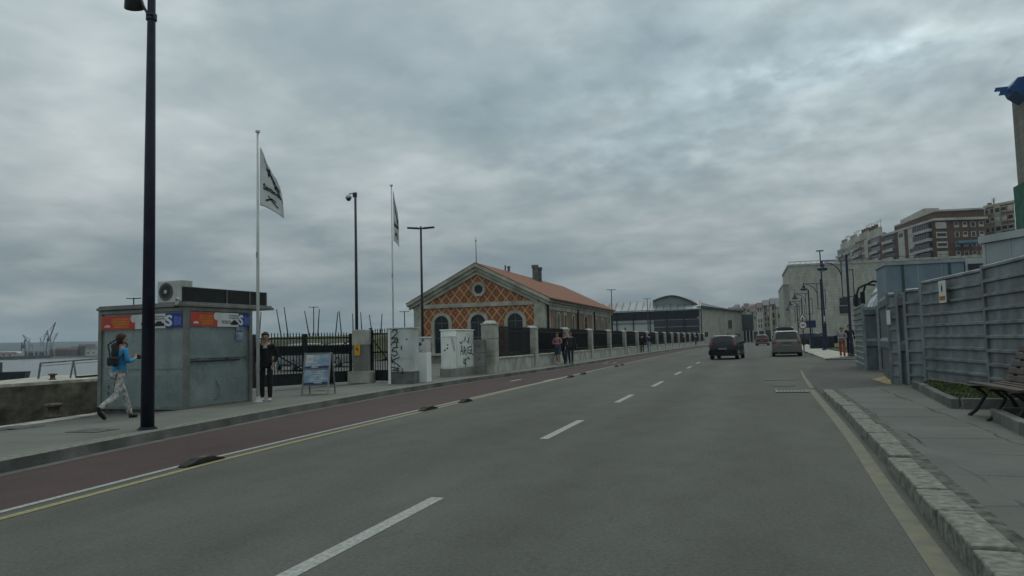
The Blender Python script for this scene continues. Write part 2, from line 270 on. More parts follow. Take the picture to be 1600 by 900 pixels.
# ------------------------------------------------------------------ mesh building
class MB:
    def __init__(s): s.bm = bmesh.new()
    def box(s, c, d, rz=0.0, taper=1.0):
        hx, hy, hz = d[0]/2, d[1]/2, d[2]/2; v = []
        ca, sa = math.cos(rz), math.sin(rz)
        for z in (-1, 1):
            t = taper if z > 0 else 1
            for x, y in ((-1, -1), (1, -1), (1, 1), (-1, 1)):
                X, Y = x*hx*t, y*hy*t
                v.append(s.bm.verts.new((c[0]+X*ca-Y*sa, c[1]+X*sa+Y*ca, c[2]+z*hz)))
        for f in ((0, 3, 2, 1), (4, 5, 6, 7), (0, 1, 5, 4), (1, 2, 6, 5), (2, 3, 7, 6), (3, 0, 4, 7)): s.bm.faces.new([v[i] for i in f])
        return s
    def b2(s, x0, x1, y0, y1, z0, z1): return s.box(((x0+x1)/2, (y0+y1)/2, (z0+z1)/2), (abs(x1-x0), abs(y1-y0), abs(z1-z0)))
    def bar(s, p, q, w, h, up=(0, 0, 1)):
        p, q = Vector(p), Vector(q); d = (q-p).normalized(); u = Vector(up)
        if abs(d.dot(u)) > .98: u = Vector((0, 1, 0))
        r = d.cross(u).normalized(); u = r.cross(d); v = []
        for e in (p, q):
            for a, b in ((-1, -1), (1, -1), (1, 1), (-1, 1)): v.append(s.bm.verts.new(e + r*(a*w/2) + u*(b*h/2)))
        for f in ((0, 3, 2, 1), (4, 5, 6, 7), (0, 1, 5, 4), (1, 2, 6, 5), (2, 3, 7, 6), (3, 0, 4, 7)): s.bm.faces.new([v[i] for i in f])
        return s
    def tube(s, pts, r, n=8, cap=True):
        pts = [Vector(p) for p in pts]; rs = r if isinstance(r, (list, tuple)) else [r]*len(pts); rings = []
        u = None
        for i, p in enumerate(pts):
            d = (pts[min(i+1, len(pts)-1)] - pts[max(i-1, 0)]).normalized()
            if u is None: u = d.orthogonal().normalized()
            else:
                u = u - d*u.dot(d)
                u = u.normalized() if u.length > 1e-5 else d.orthogonal().normalized()
            w = d.cross(u)
            rings.append([s.bm.verts.new(p + (u*math.cos(2*math.pi*k/n) + w*math.sin(2*math.pi*k/n))*rs[i]) for k in range(n)])
        for a, b in zip(rings, rings[1:]):
            for k in range(n): s.bm.faces.new((a[k], a[(k+1) % n], b[(k+1) % n], b[k]))
        if cap: s.bm.faces.new(rings[0][::-1]); s.bm.faces.new(rings[-1])
        return s
    def lathe(s, prof, c=(0, 0, 0), n=16, axis='z'):
        rings = []
        for r, h in prof:
            ring = []
            for k in range(n):
                a = 2*math.pi*k/n; q = (r*math.cos(a), r*math.sin(a), h)
                if axis == 'x': q = (q[2], q[0], q[1])
                if axis == 'y': q = (q[1], q[2], q[0])
                ring.append(s.bm.verts.new((c[0]+q[0], c[1]+q[1], c[2]+q[2])))
            rings.append(ring)
        for a, b in zip(rings, rings[1:]):
            for k in range(n): s.bm.faces.new((a[k], a[(k+1) % n], b[(k+1) % n], b[k]))
        s.bm.faces.new(rings[0][::-1]); s.bm.faces.new(rings[-1]); return s
    def prism(s, pts, ext):
        e = Vector(ext); a = [s.bm.verts.new(p) for p in pts]; b = [s.bm.verts.new(Vector(p)+e) for p in pts]; n = len(pts)
        s.bm.faces.new(a[::-1]); s.bm.faces.new(b)
        for i in range(n): s.bm.faces.new((a[i], a[(i+1) % n], b[(i+1) % n], b[i]))
        return s
    def face(s, *pts): s.bm.faces.new([s.bm.verts.new(p) for p in pts]); return s
    def grid(s, fn, nu, nv):
        g = [[s.bm.verts.new(fn(i/nu, j/nv)) for j in range(nv+1)] for i in range(nu+1)]
        for i in range(nu):
            for j in range(nv): s.bm.faces.new((g[i][j], g[i+1][j], g[i+1][j+1], g[i][j+1]))
        return s
    def ribbon(s, xs_l, ys, xs_r, z):
        """flat strip between two edge lines given at the same northings"""
        for (a, b, y0), (c, d, y1) in zip(zip(xs_l, xs_r, ys), zip(xs_l[1:], xs_r[1:], ys[1:])): s.face((a, y0, z), (b, y0, z), (d, y1, z), (c, y1, z))
        return s
    def build(s, name, m, parent=None, bevel=0, smooth=False, norm=True, loc=None, thick=0):
        me = bpy.data.meshes.new(name)
        if norm: bmesh.ops.recalc_face_normals(s.bm, faces=s.bm.faces)
        s.bm.to_mesh(me); s.bm.free(); me.materials.append(m)
        if smooth:
            for p in me.polygons: p.use_smooth = True
        o = bpy.data.objects.new(name, me); col.objects.link(o)
        if parent: o.parent = parent
        if loc: o.location = loc
        if thick: md = o.modifiers.new('solid', 'SOLIDIFY'); md.thickness = thick
        if bevel:
            md = o.modifiers.new('bevel', 'BEVEL'); md.width = bevel; md.segments = 2; md.limit_method = 'ANGLE'
        if smooth and not bevel: pass
        return o

def thing(name, label, cat, loc=(0, 0, 0), rz=0.0, group=None):
    o = bpy.data.objects.new(name, None); col.objects.link(o); o.location = loc; o.rotation_euler = (0, 0, rz); o.empty_display_size = .2
    o['label'] = label; o['category'] = cat
    if group: o['group'] = group
    return o
def tag(o, label, cat, group=None):
    o['label'] = label; o['category'] = cat
    if group: o['group'] = group
    return o
def struct(o): o['kind'] = 'structure'; return o
def stuff(o): o['kind'] = 'stuff'; return o
def dup(root, loc, rz=None, label=None, scale=None):
    r = root.copy(); col.objects.link(r); r.location = loc
    if rz is not None: r.rotation_euler = (0, 0, rz)
    if label: r['label'] = label
    if scale: r.scale = scale
    for ch in list(root.children):
        c = ch.copy(); col.objects.link(c); c.parent = r
        for g in list(ch.children):
            d = g.copy(); col.objects.link(d); d.parent = c
    return r
def text_pts(txt, size, bold=0.0):
    cu = bpy.data.curves.new('t', 'FONT'); cu.body = txt; cu.size = size; cu.offset = bold; cu.resolution_u = 3
    o = bpy.data.objects.new('t', cu); col.objects.link(o)
    dg = bpy.context.evaluated_depsgraph_get(); me = bpy.data.meshes.new_from_object(o.evaluated_get(dg))
    vs = [v.co.copy() for v in me.vertices]; fs = [list(p.vertices) for p in me.polygons]
    bpy.data.objects.remove(o); bpy.data.curves.remove(cu); bpy.data.meshes.remove(me); return vs, fs
def text_on(mb, txt, size, fn, bold=0.0, fit=None):
    vs, fs = text_pts(txt, size, bold)
    if fit:
        w = max(v.x for v in vs) or 1
        for v in vs: v.x *= fit/w
    b = [mb.bm.verts.new(fn(v.x, v.y)) for v in vs]
    for f in fs:
        try: mb.bm.faces.new([b[i] for i in f])
        except ValueError: pass
def stroke_on(mb, pts, w, fn):
    """a painted stroke of width w along 2d points, mapped to a surface by fn"""
    P = [Vector((p[0], p[1])) for p in pts]
    for a, b in zip(P, P[1:]):
        d = (b-a)
        if d.length < 1e-6: continue
        d.normalize(); n = Vector((-d.y, d.x))*w/2; a2 = a-d*w*.35; b2 = b+d*w*.35
        mb.face(*[fn(q.x, q.y) for q in (a2-n, b2-n, b2+n, a2+n)])
# ================================================================== SETTING
KY = [-30, 0, 4.8, 6.4, 7.9, 9.15, 10, 11.5, 13.1, 15.6, 19, 22, 25, 29, 33, 39, 45, 52, 60, 80, 100, 120, 140, 160, 180, 210, 260, 330]
def bend(y): return 0 if y < 45 else .00026*(y-45)**2
def kl(y):                                   # left kerb line
    pts = [(-30, -7.2), (5.5, -8.05), (9.15, -8.62), (13.1, -9.05), (19, -9.42), (25, -9.42), (33, -8.95), (45, -8.8)]
    for (a, u), (b, v) in zip(pts, pts[1:]):
        if y <= b: return u + (v-u)*(y-a)/(b-a)
    return -8.8 + bend(y)*(1.1 if y > 150 else 1)
KLX = [kl(y) for y in KY]
asphalt('asphalt', (.086, .088, .074)); asphalt('bike_lane_red', (.066, .044, .039), False); asphalt('driveway_asphalt', (.072, .075, .066), False)
slabs('quay_paving', (.106, .112, .096), 1.6, 1.6, .014, .5, .7, .01)
slabs('kerb_side_paving', (.142, .145, .121), .9, .9, .012, .5, .7, .01)
slabs('slab_paving', (.108, .113, .098), .95, 1.25, .016, .85, .85, .10)
M('kerb_stone', (.180, .182, .152), .9, .28, 14, .8, 22, grime=.25)
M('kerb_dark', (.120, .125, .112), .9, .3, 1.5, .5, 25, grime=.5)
M('concrete', (.26, .26, .235), .9, .22, 1.2, .3, 25, grime=.6)
M('stone', (.42, .415, .36), .9, .22, 1.6, .4, 18, grime=.45)
M('soil', (.045, .055, .02), .95, .5, 6, .8, 30, c2=(.022, .026, .012))
M('grass_ground', (.060, .080, .022), .95, .4, 3, .6, 30)
M('grass', (.085, .115, .030), .9, .45, 1.5, c2=(.05, .062, .018))
M('white_paint', (.37, .38, .345), .8, .25, 26, c2=(.215, .22, .20), detail=10)
M('yellow_paint', (.30, .265, .10), .8, .25, 22, c2=(.18, .17, .095), detail=10)
M('pale_yellow_paint', (.168, .158, .098), .85, .25, 5, c2=(.115, .116, .094), detail=10)
M('earth', (.17, .17, .145), .95, .3, .4)

g = MB()
gp = [(-12.8, -60), (600, -60), (2500, 1000), (2500, 9000), (-300, 9000), (-160, 700), (-90, 300), (-70, 120), (-34.6, 60), (-30.5, 35), (-14.9, 18.2), (-13.2, 12)]
g.prism([(x, y, -6) for x, y in gp], (0, 0, 5.965))
struct(g.build('ground', MATS['earth']))
# water of the bay
wm = M('bay_water', (.030, .045, .048), .10, .1, .02, spec=.5)
N, L, b = nodes_of(wm); tcw = N.new('ShaderNodeTexCoord'); wn = N.new('ShaderNodeTexNoise'); wn.inputs['Scale'].default_value = .9; wn.inputs['Detail'].default_value = 6
mpw = N.new('ShaderNodeMapping'); mpw.inputs['Scale'].default_value = (.6, 1, 1); L.new(tcw.outputs['Object'], mpw.inputs[0]); L.new(mpw.outputs[0], wn.inputs['Vector'])
bpw = N.new('ShaderNodeBump'); bpw.inputs['Strength'].default_value = .7; bpw.inputs['Distance'].default_value = .15; L.new(wn.outputs[0], bpw.inputs['Height']); L.new(bpw.outputs[0], b.inputs['Normal']); b.inputs['Roughness'].default_value = .22
struct(MB().face((-6000, -400, -2.6), (40, -400, -2.6), (40, 6500, -2.6), (-6000, 6500, -2.6)).build('water', wm))
# road surface, bike lane, verge strips
ys = KY
struct(MB().ribbon([kl(y)+1.4 for y in ys], ys, [1.62 if y < 19 else (7.5 if y < 45 else 4.3+bend(y)) for y in ys], 0.0).build('road', MATS['asphalt'], norm=False))
def interp(pts, y):
    for (a, u), (b, v) in zip(pts, pts[1:]):
        if y <= b: return u+(v-u)*(y-a)/(b-a)
    return pts[-1][1]
YLP = [(-30, -5.0), (0, -5.70), (4.8, -5.97), (7.9, -6.24), (10, -6.31), (15.6, -6.40), (20, -6.52), (30, -6.66), (45, -6.70)]
def yl(y): return interp(YLP, y) + bend(y)
def redr(y): return yl(y) - interp([(-30, .27), (13, .27), (20, .17), (30, .10)], y)
struct(MB().ribbon([kl(y)-.05 for y in ys], ys, [redr(y) + .02 for y in ys], 0.002).build('bike_lane', MATS['bike_lane_red'], norm=False))
# gutter strip between kerb and red lane
M('gutter', (.13, .135, .125), .9, .3, 3, c2=(.085, .085, .08))
struct(MB().ribbon([kl(y)-.02 for y in ys], ys, [kl(y)+.16 for y in ys], .004).build('gutter', MATS['gutter'], norm=False))
def lines(name, mat, fl, w, y0, y1, z=.0045, step=2.0):
    n = max(1, int((y1-y0)/step)); yy = [y0+(y1-y0)*i/n for i in range(n+1)]
    return struct(MB().ribbon([fl(y)-w/2 for y in yy], yy, [fl(y)+w/2 for y in yy], z).build(name, MATS[mat], norm=False))
lines('edge_line', 'white_paint', lambda y: redr(y)+.03, .085, -5, 110, step=1.0)
lines('parking_line', 'yellow_paint', lambda y: yl(y), .10, -5, 33, step=1.0)
dm = MB()
for y0, y1 in ((-1.5, .7), (4.02-1.3, 6.28), (10.29, 12.78), (16.43, 18.75), (21.96, 24.6), (29.0, 31.6), (35, 37.5), (41.5, 44), (58, 60.5), (66, 68.5)):
    xo = -2.68 if y0 < 8 else (-2.78 if y0 < 17 else -2.66)
    dm.ribbon([xo-.065+bend(y0), xo-.065+bend(y1)], [y0, y1], [xo+.065+bend(y0), xo+.065+bend(y1)], .003)
struct(dm.build('lane_marking', MATS['white_paint'], norm=False))
am = MB()                                     # arrows and give-way dashes in the bike lane
for x, y in ((-8.0, 25.4), (-6.75, 25.3), (-8.1, 44), (-7.6, 44)): am.b2(x-.06, x+.06, y, y+1.3, .004, .006)
struct(am.build('bike_lane_marking', MATS['white_paint']))
KRP = [(-12, .85), (0, 1.0), (4.9, 1.13), (6.45, 1.18), (8.94, 1.30), (12.7, 1.44), (16, 1.50), (19.5, 1.56)]
def kr(y): return interp(KRP, y)
YRP = [(-12, .76), (0, .90), (4.87, 1.00), (6.9, 1.07), (10.5, 1.22), (12.7, 1.28), (18, 1.40), (20.7, 1.45)]
yr_ = [-10, 0, 2.5, 4.9, 6.9, 8.7, 10.5, 12.7, 15, 18, 20.5]
struct(MB().ribbon([interp(YRP, y)-.07 for y in yr_], yr_, [interp(YRP, y)+.07 for y in yr_], .003).build('kerb_line', MATS['pale_yellow_paint'], norm=False))
struct(MB().ribbon([1.42, 1.62, 1.85], [20.5, 26, 31], [1.56, 1.72, 1.93], .016).build('kerb_line', MATS['pale_yellow_paint'], norm=False))
# left pavement: flat by the kerb, falling a little towards the quay edge
q = MB(); inner = -11.15
kp = [(kl(y), y) for y in KY]
q.ribbon([kl(y)-.32 for y in ys], ys, [kl(y)-.02 for y in ys], .14)
kerbt = q
ob = kerbt.build('kerb', MATS['kerb_stone'], norm=False); struct(ob)
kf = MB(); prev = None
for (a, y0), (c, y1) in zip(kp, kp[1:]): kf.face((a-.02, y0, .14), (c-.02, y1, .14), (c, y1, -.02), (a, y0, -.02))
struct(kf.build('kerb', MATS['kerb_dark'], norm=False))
yn = [y for y in KY if y <= 19]
struct(MB().ribbon([inner]*len(yn), yn, [kl(y)-.32 for y in yn], .138).build('pavement', MATS['kerb_side_paving'], norm=False))
yf = [y for y in KY if y >= 19]
struct(MB().ribbon([min(inner, kl(y)-2.5) for y in yf], yf, [kl(y)-.32 for y in yf], .138).build('pavement', MATS['kerb_side_paving'], norm=False))
edge = [(-13.25, -30, -.02), (-13.45, 6, -.02), (-13.62, 10.9, -.02), (-14.05, 13.4, -.02), (-14.6, 17.5, .05), (-29.6, 34, .10)]
qs = MB()
qs.face((inner, -30, .136), (inner, 19, .136), (-14.6, 17.5, .05), (-14.05, 13.4, -.02), (-13.62, 10.9, -.02), (-13.45, 6, -.02), (-13.25, -30, -.02))
qs.face((inner, 19, .136), (inner, 330, .136), (-80, 330, .13), (-68, 120, .13), (-34, 60, .13), (-29.6, 34, .10), (-14.6, 17.5, .05))
qo = struct(qs.build('quay', MATS['quay_paving'], norm=False))
for p in qo.data.polygons:
    if p.normal.z < 0: p.flip()
cp = MB()                                      # pale coping along the quay edge and its wall
for a, c in zip(edge, edge[1:]):
    d = (Vector(c)-Vector(a)); d.z = 0; n = Vector((d.y, -d.x, 0)).normalized()*.42
    a0, c0 = Vector(a), Vector(c); a1, c1 = a0+n, c0+n
    top = [(v.x, v.y, v.z+.035) for v in (a0, a1, c1, c0)]
    cp.face(*top); cp.face(top[1], top[2], (c1.x, c1.y, c1.z-.02), (a1.x, a1.y, a1.z-.02)); cp.face(top[0], top[3], (c0.x, c0.y, -6), (a0.x, a0.y, -6))
M('coping', (.40, .39, .32), .9, .25, 2, .3, 20, grime=.4)
struct(cp.build('quay_edge', MATS['coping']))
# pier on the far side of the dock basin, its stained stone wall
pm = coursed('quay_wall', (.120, .112, .086), .55, 1.9, .02, .30, .18)
N, L, b = nodes_of(pm)
lk = b.inputs['Base Color'].links[0]; src = lk.from_socket; tcq = N.new('ShaderNodeTexCoord'); mq = N.new('ShaderNodeMapping'); mq.inputs['Scale'].default_value = (.9, .9, 1.4); L.new(tcq.outputs['Object'], mq.inputs[0])
nq = N.new('ShaderNodeTexNoise'); nq.inputs['Scale'].default_value = 1.1; nq.inputs['Detail'].default_value = 9; nq.inputs['Roughness'].default_value = .7; L.new(mq.outputs[0], nq.inputs['Vector'])
rq = N.new('ShaderNodeValToRGB'); rq.color_ramp.elements[0].position = .36; rq.color_ramp.elements[0].color = (.25, .24, .2, 1); rq.color_ramp.elements[1].position = .62; rq.color_ramp.elements[1].color = (1.35, 1.3, 1.15, 1); L.new(nq.outputs[0], rq.inputs[0])
xq = N.new('ShaderNodeMix'); xq.data_type = 'RGBA'; xq.blend_type = 'MULTIPLY'; xq.inputs[0].default_value = 1; L.new(src, xq.inputs['A']); L.new(rq.outputs[0], xq.inputs['B']); L.new(xq.outputs['Result'], b.inputs['Base Color'])
pier = [(-29.9, -60), (-29.7, 28.4), (-29.6, 34.2), (-32.2, 36), (-37.5, 33), (-34.0, 27), (-33.6, -60)]
struct(MB().prism([(x, y, -6) for x, y in pier], (0, 0, 6.02)).build('pier', pm))
struct(MB().prism([(x*1.0, y, .02) for x, y in pier], (0, 0, .13)).build('pier_top', MATS['coping']))
# right side: pavement slabs, rough kerb stones, driveway, grass, far pavement
py_ = [-12, -6, 0, 3, 6, 9, 12, 15, 18.5]
struct(MB().ribbon([kr(y)+.30 for y in py_], py_, [12]*9, .125).face((kr(18.5)+.3, 18.5, .125), (12, 18.5, .125), (12, 20.4, .125), (3.4, 19.9, .125)).build('pavement', MATS['slab_paving'], norm=False))
kb = MB(); y = -8.0; i = 0
while y < 18.2:
    l = random.uniform(.75, 1.25); l = min(l, 18.5-y); x0 = kr(y+l/2)-.02+random.uniform(-.008, .008); h = .135+random.uniform(-.012, .012)
    kb.box((x0+.15, y+l/2, h/2-.03), (.25+random.uniform(-.02, .015), l-.010, h+.06), rz=-.03+random.uniform(-.006, .006), taper=.95); y += l
struct(kb.build('kerb', MATS['kerb_stone'], bevel=.016))
struct(MB().ribbon([kr(y)+.22 for y in (-8, 0, 6, 12, 18.4)], [-8, 0, 6, 12, 18.4], [kr(y)+.35 for y in (-8, 0, 6, 12, 18.4)], .129).build('joint_strip', M('joint_soil', (.085, .088, .072), .95, .4, 9), norm=False))
struct(MB().face((1.55, 18.55, .012), (1.9, 18.62, .03), (3.6, 20.4, .05), (9, 22, .05), (9, 44, .05), (3.9, 43, .02), (2.9, 37, .012), (1.7, 26, .012)).build('driveway', MATS['driveway_asphalt'], norm=False))
fp = [(3.86, 43.2), (4.05, 52), (4.3, 66), (4.9, 90), (5.6, 110), (8.0, 160), (10, 185), (14, 185), (11, 150), (7.6, 108), (6.6, 80), (6.4, 60), (6.3, 50), (4.8, 45)]
struct(MB().prism([(x, y, 0) for x, y in fp], (0, 0, .11)).build('pavement', MATS['coping']))
struct(MB().prism([(3.86, 43.1, 0), (4.75, 44.9, 0), (6.3, 50, 0), (12, 50, 0), (12, 43.1, 0)], (0, 0, .06)).build('driveway', MATS['driveway_asphalt']))
gstrip = [(6.4, 50.5), (6.6, 60), (6.7, 80), (7.7, 108), (11, 150), (40, 150), (30, 50.5)]
struct(MB().prism([(x, y, 0) for x, y in gstrip], (0, 0, .14)).build('grass_strip', MATS['grass_ground']))

def blades(name, label, area, n, h, mat='grass', z=0.0, w=.012):
    mb = MB(); k = 0
    xs = [p[0] for p in area]; ysb = [p[1] for p in area]
    def inside(x, y):
        c = False
        for (x1, y1), (x2, y2) in zip(area, area[1:]+area[:1]):
            if (y1 > y) != (y2 > y) and x < (x2-x1)*(y-y1)/(y2-y1)+x1: c = not c
        return c
    while k < n:
        x, y = random.uniform(min(xs), max(xs)), random.uniform(min(ysb), max(ysb))
        if not inside(x, y): k += .3; continue
        if noise.noise((x*1.3, y*1.3, 0)) < -.25 + random.uniform(-.2, .2): k += .5; continue
        a = random.uniform(0, 6.28); hh = h*random.uniform(.5, 1.3); lx, ly = random.gauss(0, .4)*hh, random.gauss(0, .4)*hh
        dx, dy = math.cos(a)*w, math.sin(a)*w
        mb.face((x-dx, y-dy, z), (x+dx, y+dy, z), (x+lx, y+ly, z+hh)); k += 1
    o = mb.build(name, MATS[mat], norm=False); o['label'] = label; o['category'] = 'grass'; return stuff(o)
# planted beds by the hoarding
bed1 = [(3.55, 18.7), (3.14, 13.75), (4.6, 13.75), (4.35, 17), (3.95, 19.9)]
bed2 = [(3.22, 12.0), (3.08, 10.3), (2.9, 5), (5.2, 5), (4.9, 12.0)]
struct(MB().prism([(x+.1, y-.05 if i < 2 else y, .1) for i, (x, y) in enumerate(bed1)], (0, 0, .15)).build('soil', MATS['soil']))
struct(MB().prism([(x+.08, y, .1) for x, y in bed2], (0, 0, .13)).build('soil', MATS['soil']))
ek = MB()
def edging(pts):
    for a, c in zip(pts, pts[1:]):
        n = max(1, int((Vector(c)-Vector(a)).length/.9))
        for i in range(n):
            p = Vector(a).lerp(Vector(c), i/n); r = Vector(a).lerp(Vector(c), (i+.985)/n); ek.bar((p.x, p.y, .19+random.uniform(-.01, .01)), (r.x, r.y, .19+random.uniform(-.01, .01)), .13, .19)
edging([(3.52, 18.9), (3.12, 13.72), ]); edging([(3.2, 13.70), (4.55, 13.70)]); edging([(4.9, 12.02), (3.26, 12.02)]); edging([(3.20, 11.95), (3.06, 10.3), (2.9, 5)])
struct(ek.build('bed_kerb', MATS['kerb_dark'], bevel=.015))
blades('grass', 'short scruffy grass growing in the kerbed bed by the hoarding', [(3.6, 18.5), (3.25, 13.9), (4.45, 13.9), (4.3, 17), (3.95, 19.6)], 2600, .05, z=.245)
blades('grass', 'scruffy grass in the nearer kerbed bed beside the bench', [(3.3, 11.9), (3.15, 10), (3.0, 6), (4.9, 6), (4.8, 11.9)], 2400, .05, z=.225)
blades('grass', 'mown grass strip under the blue street lamps', [(6.6, 51), (6.8, 60), (6.9, 80), (12, 80), (18, 51)], 5000, .09, z=.135, w=.02)
tf = []
for cx, cy in ((kr(8.6)+.07, 8.6), (kr(10.6)+.05, 10.6)):
    for k in range(34):
        a = random.uniform(0, 6.28); tf.append((cx+random.gauss(0, .035), cy+random.gauss(0, .12), a))
tb = MB()
for x, y, a in tf:
    h = random.uniform(.02, .085); tb.face((x-.006*math.cos(a), y-.006*math.sin(a), 0), (x+.006*math.cos(a), y+.006*math.sin(a), 0), (x+random.gauss(0, .04), y+random.gauss(0, .04), h))
o = tb.build('grass', MATS['grass'], norm=False); o['label'] = 'thin weeds sprouting along the rough right kerb'; o['category'] = 'grass'; stuff(o)

# grass bank behind the gates
bk = MB()
def bankf(u, v):
    px0, px1 = -51, -29
    x = px0 + (px1-px0)*u; y = 70 + (v-.5)*22 + 4*math.sin(u*5)
    h = math.sin(v*math.pi)**.8*2.5*min(1, min(u, 1-u)*9 + .15)
    return (x, y, .1 + h + .18*noise.noise((x*.35, y*.35, 2)))
bk.grid(bankf, 60, 16)
struct(bk.build('grass_bank', M('bank_grass', (.085, .10, .032), .95, .5, .9, .5, 9, c2=(.028, .036, .016)), smooth=True))

# far shore, hills over the bay, hill town behind the street
M('far_shore', (.075, .075, .06), .95, .4, .02)
fs = MB(); n = 60
def dirx(px): return at(px, 555, 1.0).x
def shore(u, v):
    px = -260 + 960*u; d = 560 + 420*v; x = dirx(px)
    k = 1/math.sqrt(1+x*x); return (x*d*k*1.25, d*k*1.25, -3.0 + 5.0*math.sin(v*math.pi*.5)*(.6+.5*noise.noise((u*14, v*2, 0))))
fs.grid(shore, 80, 6); struct(fs.build('far_shore', MATS['far_shore'], smooth=True))
hl = MB(); M('hill', (.022, .032, .030), .95, .4, .002)
def hillf(u, v):
    px = -700 + 1750*u; d = 2300 + 1300*v; x = dirx(px); k = 1/math.sqrt(1+x*x)
    top = (56 + 10*noise.noise((u*6, 0, 1)) + 5*noise.noise((u*21, 0, 4)))*(1 if px < 250 else max(.45, 1-(px-250)/500))
    return (x*d*k*1.2, d*k*1.2, -5 + (top+5)*math.sin(min(1, v*1.4)*math.pi*.5) + 4*noise.noise((u*40, v*6, 3))*v)
hl.grid(hillf, 160, 8); struct(hl.build('hills', MATS['hill'], smooth=True))
ht = MB(); M('town_hill', (.06, .07, .04), .95, .4, .03)
def townf(u, v):
    x = -60 + 420*u; y = 520 + 300*v; h = 4 + 17*v + 6*noise.noise((u*5, v*3, 0)) + 30*max(0, u-.35)
    return (x, y, h)
ht.grid(townf, 40, 10); struct(ht.build('hills', MATS['town_hill'], smooth=True))
rise = MB()                                      # ground climbing under the apartment blocks
rise.prism([(20, 236, 0), (20, 500, 30), (20, 500, 0)], (200, 0, 0)); struct(rise.build('hillside', MATS['town_hill']))
# haze over the bay
HZ = True
if HZ:
    hm = bpy.data.materials.new('haze_air'); hm.use_nodes = True; nt = hm.node_tree; nt.nodes.clear()
    pv = nt.nodes.new('ShaderNodeVolumePrincipled'); ou = nt.nodes.new('ShaderNodeOutputMaterial'); nt.links.new(pv.outputs[0], ou.inputs['Volume'])
    pv.inputs['Color'].default_value = (.68, .82, .93, 1); pv.inputs['Density'].default_value = .00018; pv.inputs['Anisotropy'].default_value = .2
    MATS['haze_air'] = hm
    stuff(MB().b2(-7000, 3500, -500, 9500, -7.2, 130).build('haze', hm))
# ================================================================== MATERIALS FOR OBJECTS
M('navy_metal', (.012, .015, .032), .45, .3, 4); M('dark_metal', (.02, .024, .028), .5, .3, 4); M('blue_metal', (.013, .017, .050), .45, .25, 4)
M('black_iron', (.010, .011, .012), .6, .3, 6); M('alu', (.30, .31, .30), .45, .12, 3, metal=.6); M('white_pole', (.55, .56, .55), .4, .1, 2)
M('grey_frame', (.19, .195, .175), .5, .15, 3, metal=.3); M('white_plastic', (.50, .51, .47), .5, .1, 3, grime=.4); M('rubber', (.018, .018, .018), .85, .3, 9)
M('lamp_glass', (.22, .25, .25), .15, .1, 2); M('red_print', (.46, .055, .035), .5, .08, 3); M('white_print', (.56, .57, .55), .5, .08, 3); M('blue_print', (.02, .035, .23), .5, .1, 3)
M('orange_ink', (.55, .20, .03), .5, .1, 3); M('black_ink', (.012, .012, .014), .6, .1, 3); M('pale_ink', (.62, .63, .62), .5, .05, 3)
glassy('kiosk_glass', (.285, .345, .335), .14, .55, .7); glassy('window_dark', (.014, .020, .026), .10, 1, .35); glassy('window_mid', (.035, .05, .06), .12, 1, .4)
M('graffiti_paint', (.012, .012, .013), .5, .1, 2)
M('cabinet_white', (.74, .77, .72), .55, .06, 2, grime=.15); M('cabinet_grey', (.52, .55, .53), .55, .08, 2, grime=.18); M('cabinet_base', (.12, .13, .125), .8, .2, 3)
M('yellow_sign', (.62, .33, .03), .5, .08, 2); M('rust', (.09, .07, .06), .8, .4, 5)

# ================================================================== NEAR LEFT: lamp pole, kiosk, flags
t = thing('street_lamp', 'tall navy floodlight pole at the kerb in front of the kiosk', 'street lamp', (-9.05, 9.72, .14))
MB().tube([(0, 0, 0), (0, 0, 4.2), (.0, .0, 6.75), (0, 0, 9.6)], [.102, .082, .062, .052], 16).build('pole', MATS['navy_metal'], t, smooth=True)
MB().lathe([(.15, 0), (.15, .015), (.125, .02), (.122, .04)], n=16).build('base_plate', MATS['navy_metal'], t)
bk_ = MB(); bk_.lathe([(.085, 6.60), (.085, 6.70)], n=14); bk_.tube([(-.20, -.02, 6.93), (-.10, -.04, 6.80), (0, -.08, 6.67), (.11, -.06, 6.66)], .022, 8); bk_.build('bracket', MATS['dark_metal'], t)
fl = thing('floodlight', '', ''); fl.parent = t
del fl['label'], fl['category']
fl.location = (-.30, -.06, 6.93); fl.rotation_euler = (R(25), R(32), R(-17.2))
MB().lathe([(.02, .15), (.10, .14), (.135, .05), (.16, -.08), (.16, -.10)], n=20).build('housing', MATS['dark_metal'], fl, smooth=True)
MB().lathe([(.145, -.106), (.145, -.101)], n=20).build('lens', MATS['lamp_glass'], fl)

# kiosk: local +x runs along the left face towards the corner, +y along the right face; origin at the outer corner
K = thing('kiosk', 'glass walled ticket kiosk with red white and blue banners under a flat roof', 'kiosk', (-11.3, 13.2, .13), R(-5))
LX, LY, H = 2.6, 2.0, 2.24
fr = MB()
for x, y in ((-.05, .05), (-LX+.05, .05), (-.05, LY-.05), (-LX+.05, LY-.05)): fr.b2(x-.05, x+.05, y-.05, y+.05, -.15, H-.08)
for z in (.02, H-.13): fr.b2(-LX+.1, -.1, .01, .09, z-.04, z+.04); fr.b2(-.09, -.01, .1, LY-.1, z-.04, z+.04); fr.b2(-LX+.1, -.1, LY-.09, LY-.01, z-.04, z+.04); fr.b2(-LX+.01, -LX+.09, .1, LY-.1, z-.04, z+.04)
fr.build('frame', MATS['grey_frame'], K, bevel=.006)
MB().b2(-LX-.03, .03, -.03, LY+.72, H-.08, H-.02).b2(-LX, 0, 0, LY+.68, H-.02, H+.02).build('roof', MATS['grey_frame'], K, bevel=.008)
MB().b2(-LX+.1, -.1, .1, LY-.1, -.16, .03).build('floor', MATS['cabinet_base'], K)
def pane(x0, x1, y0, y1, z0, z1): return MB().b2(x0, x1, y0, y1, z0, z1).build('glass_panel', MATS['kiosk_glass'], K)
pane(-LX+.10, -.10, .045, .053, .85, H-.17); pane(-LX+.10, -.10, .040, .048, .06, .845)
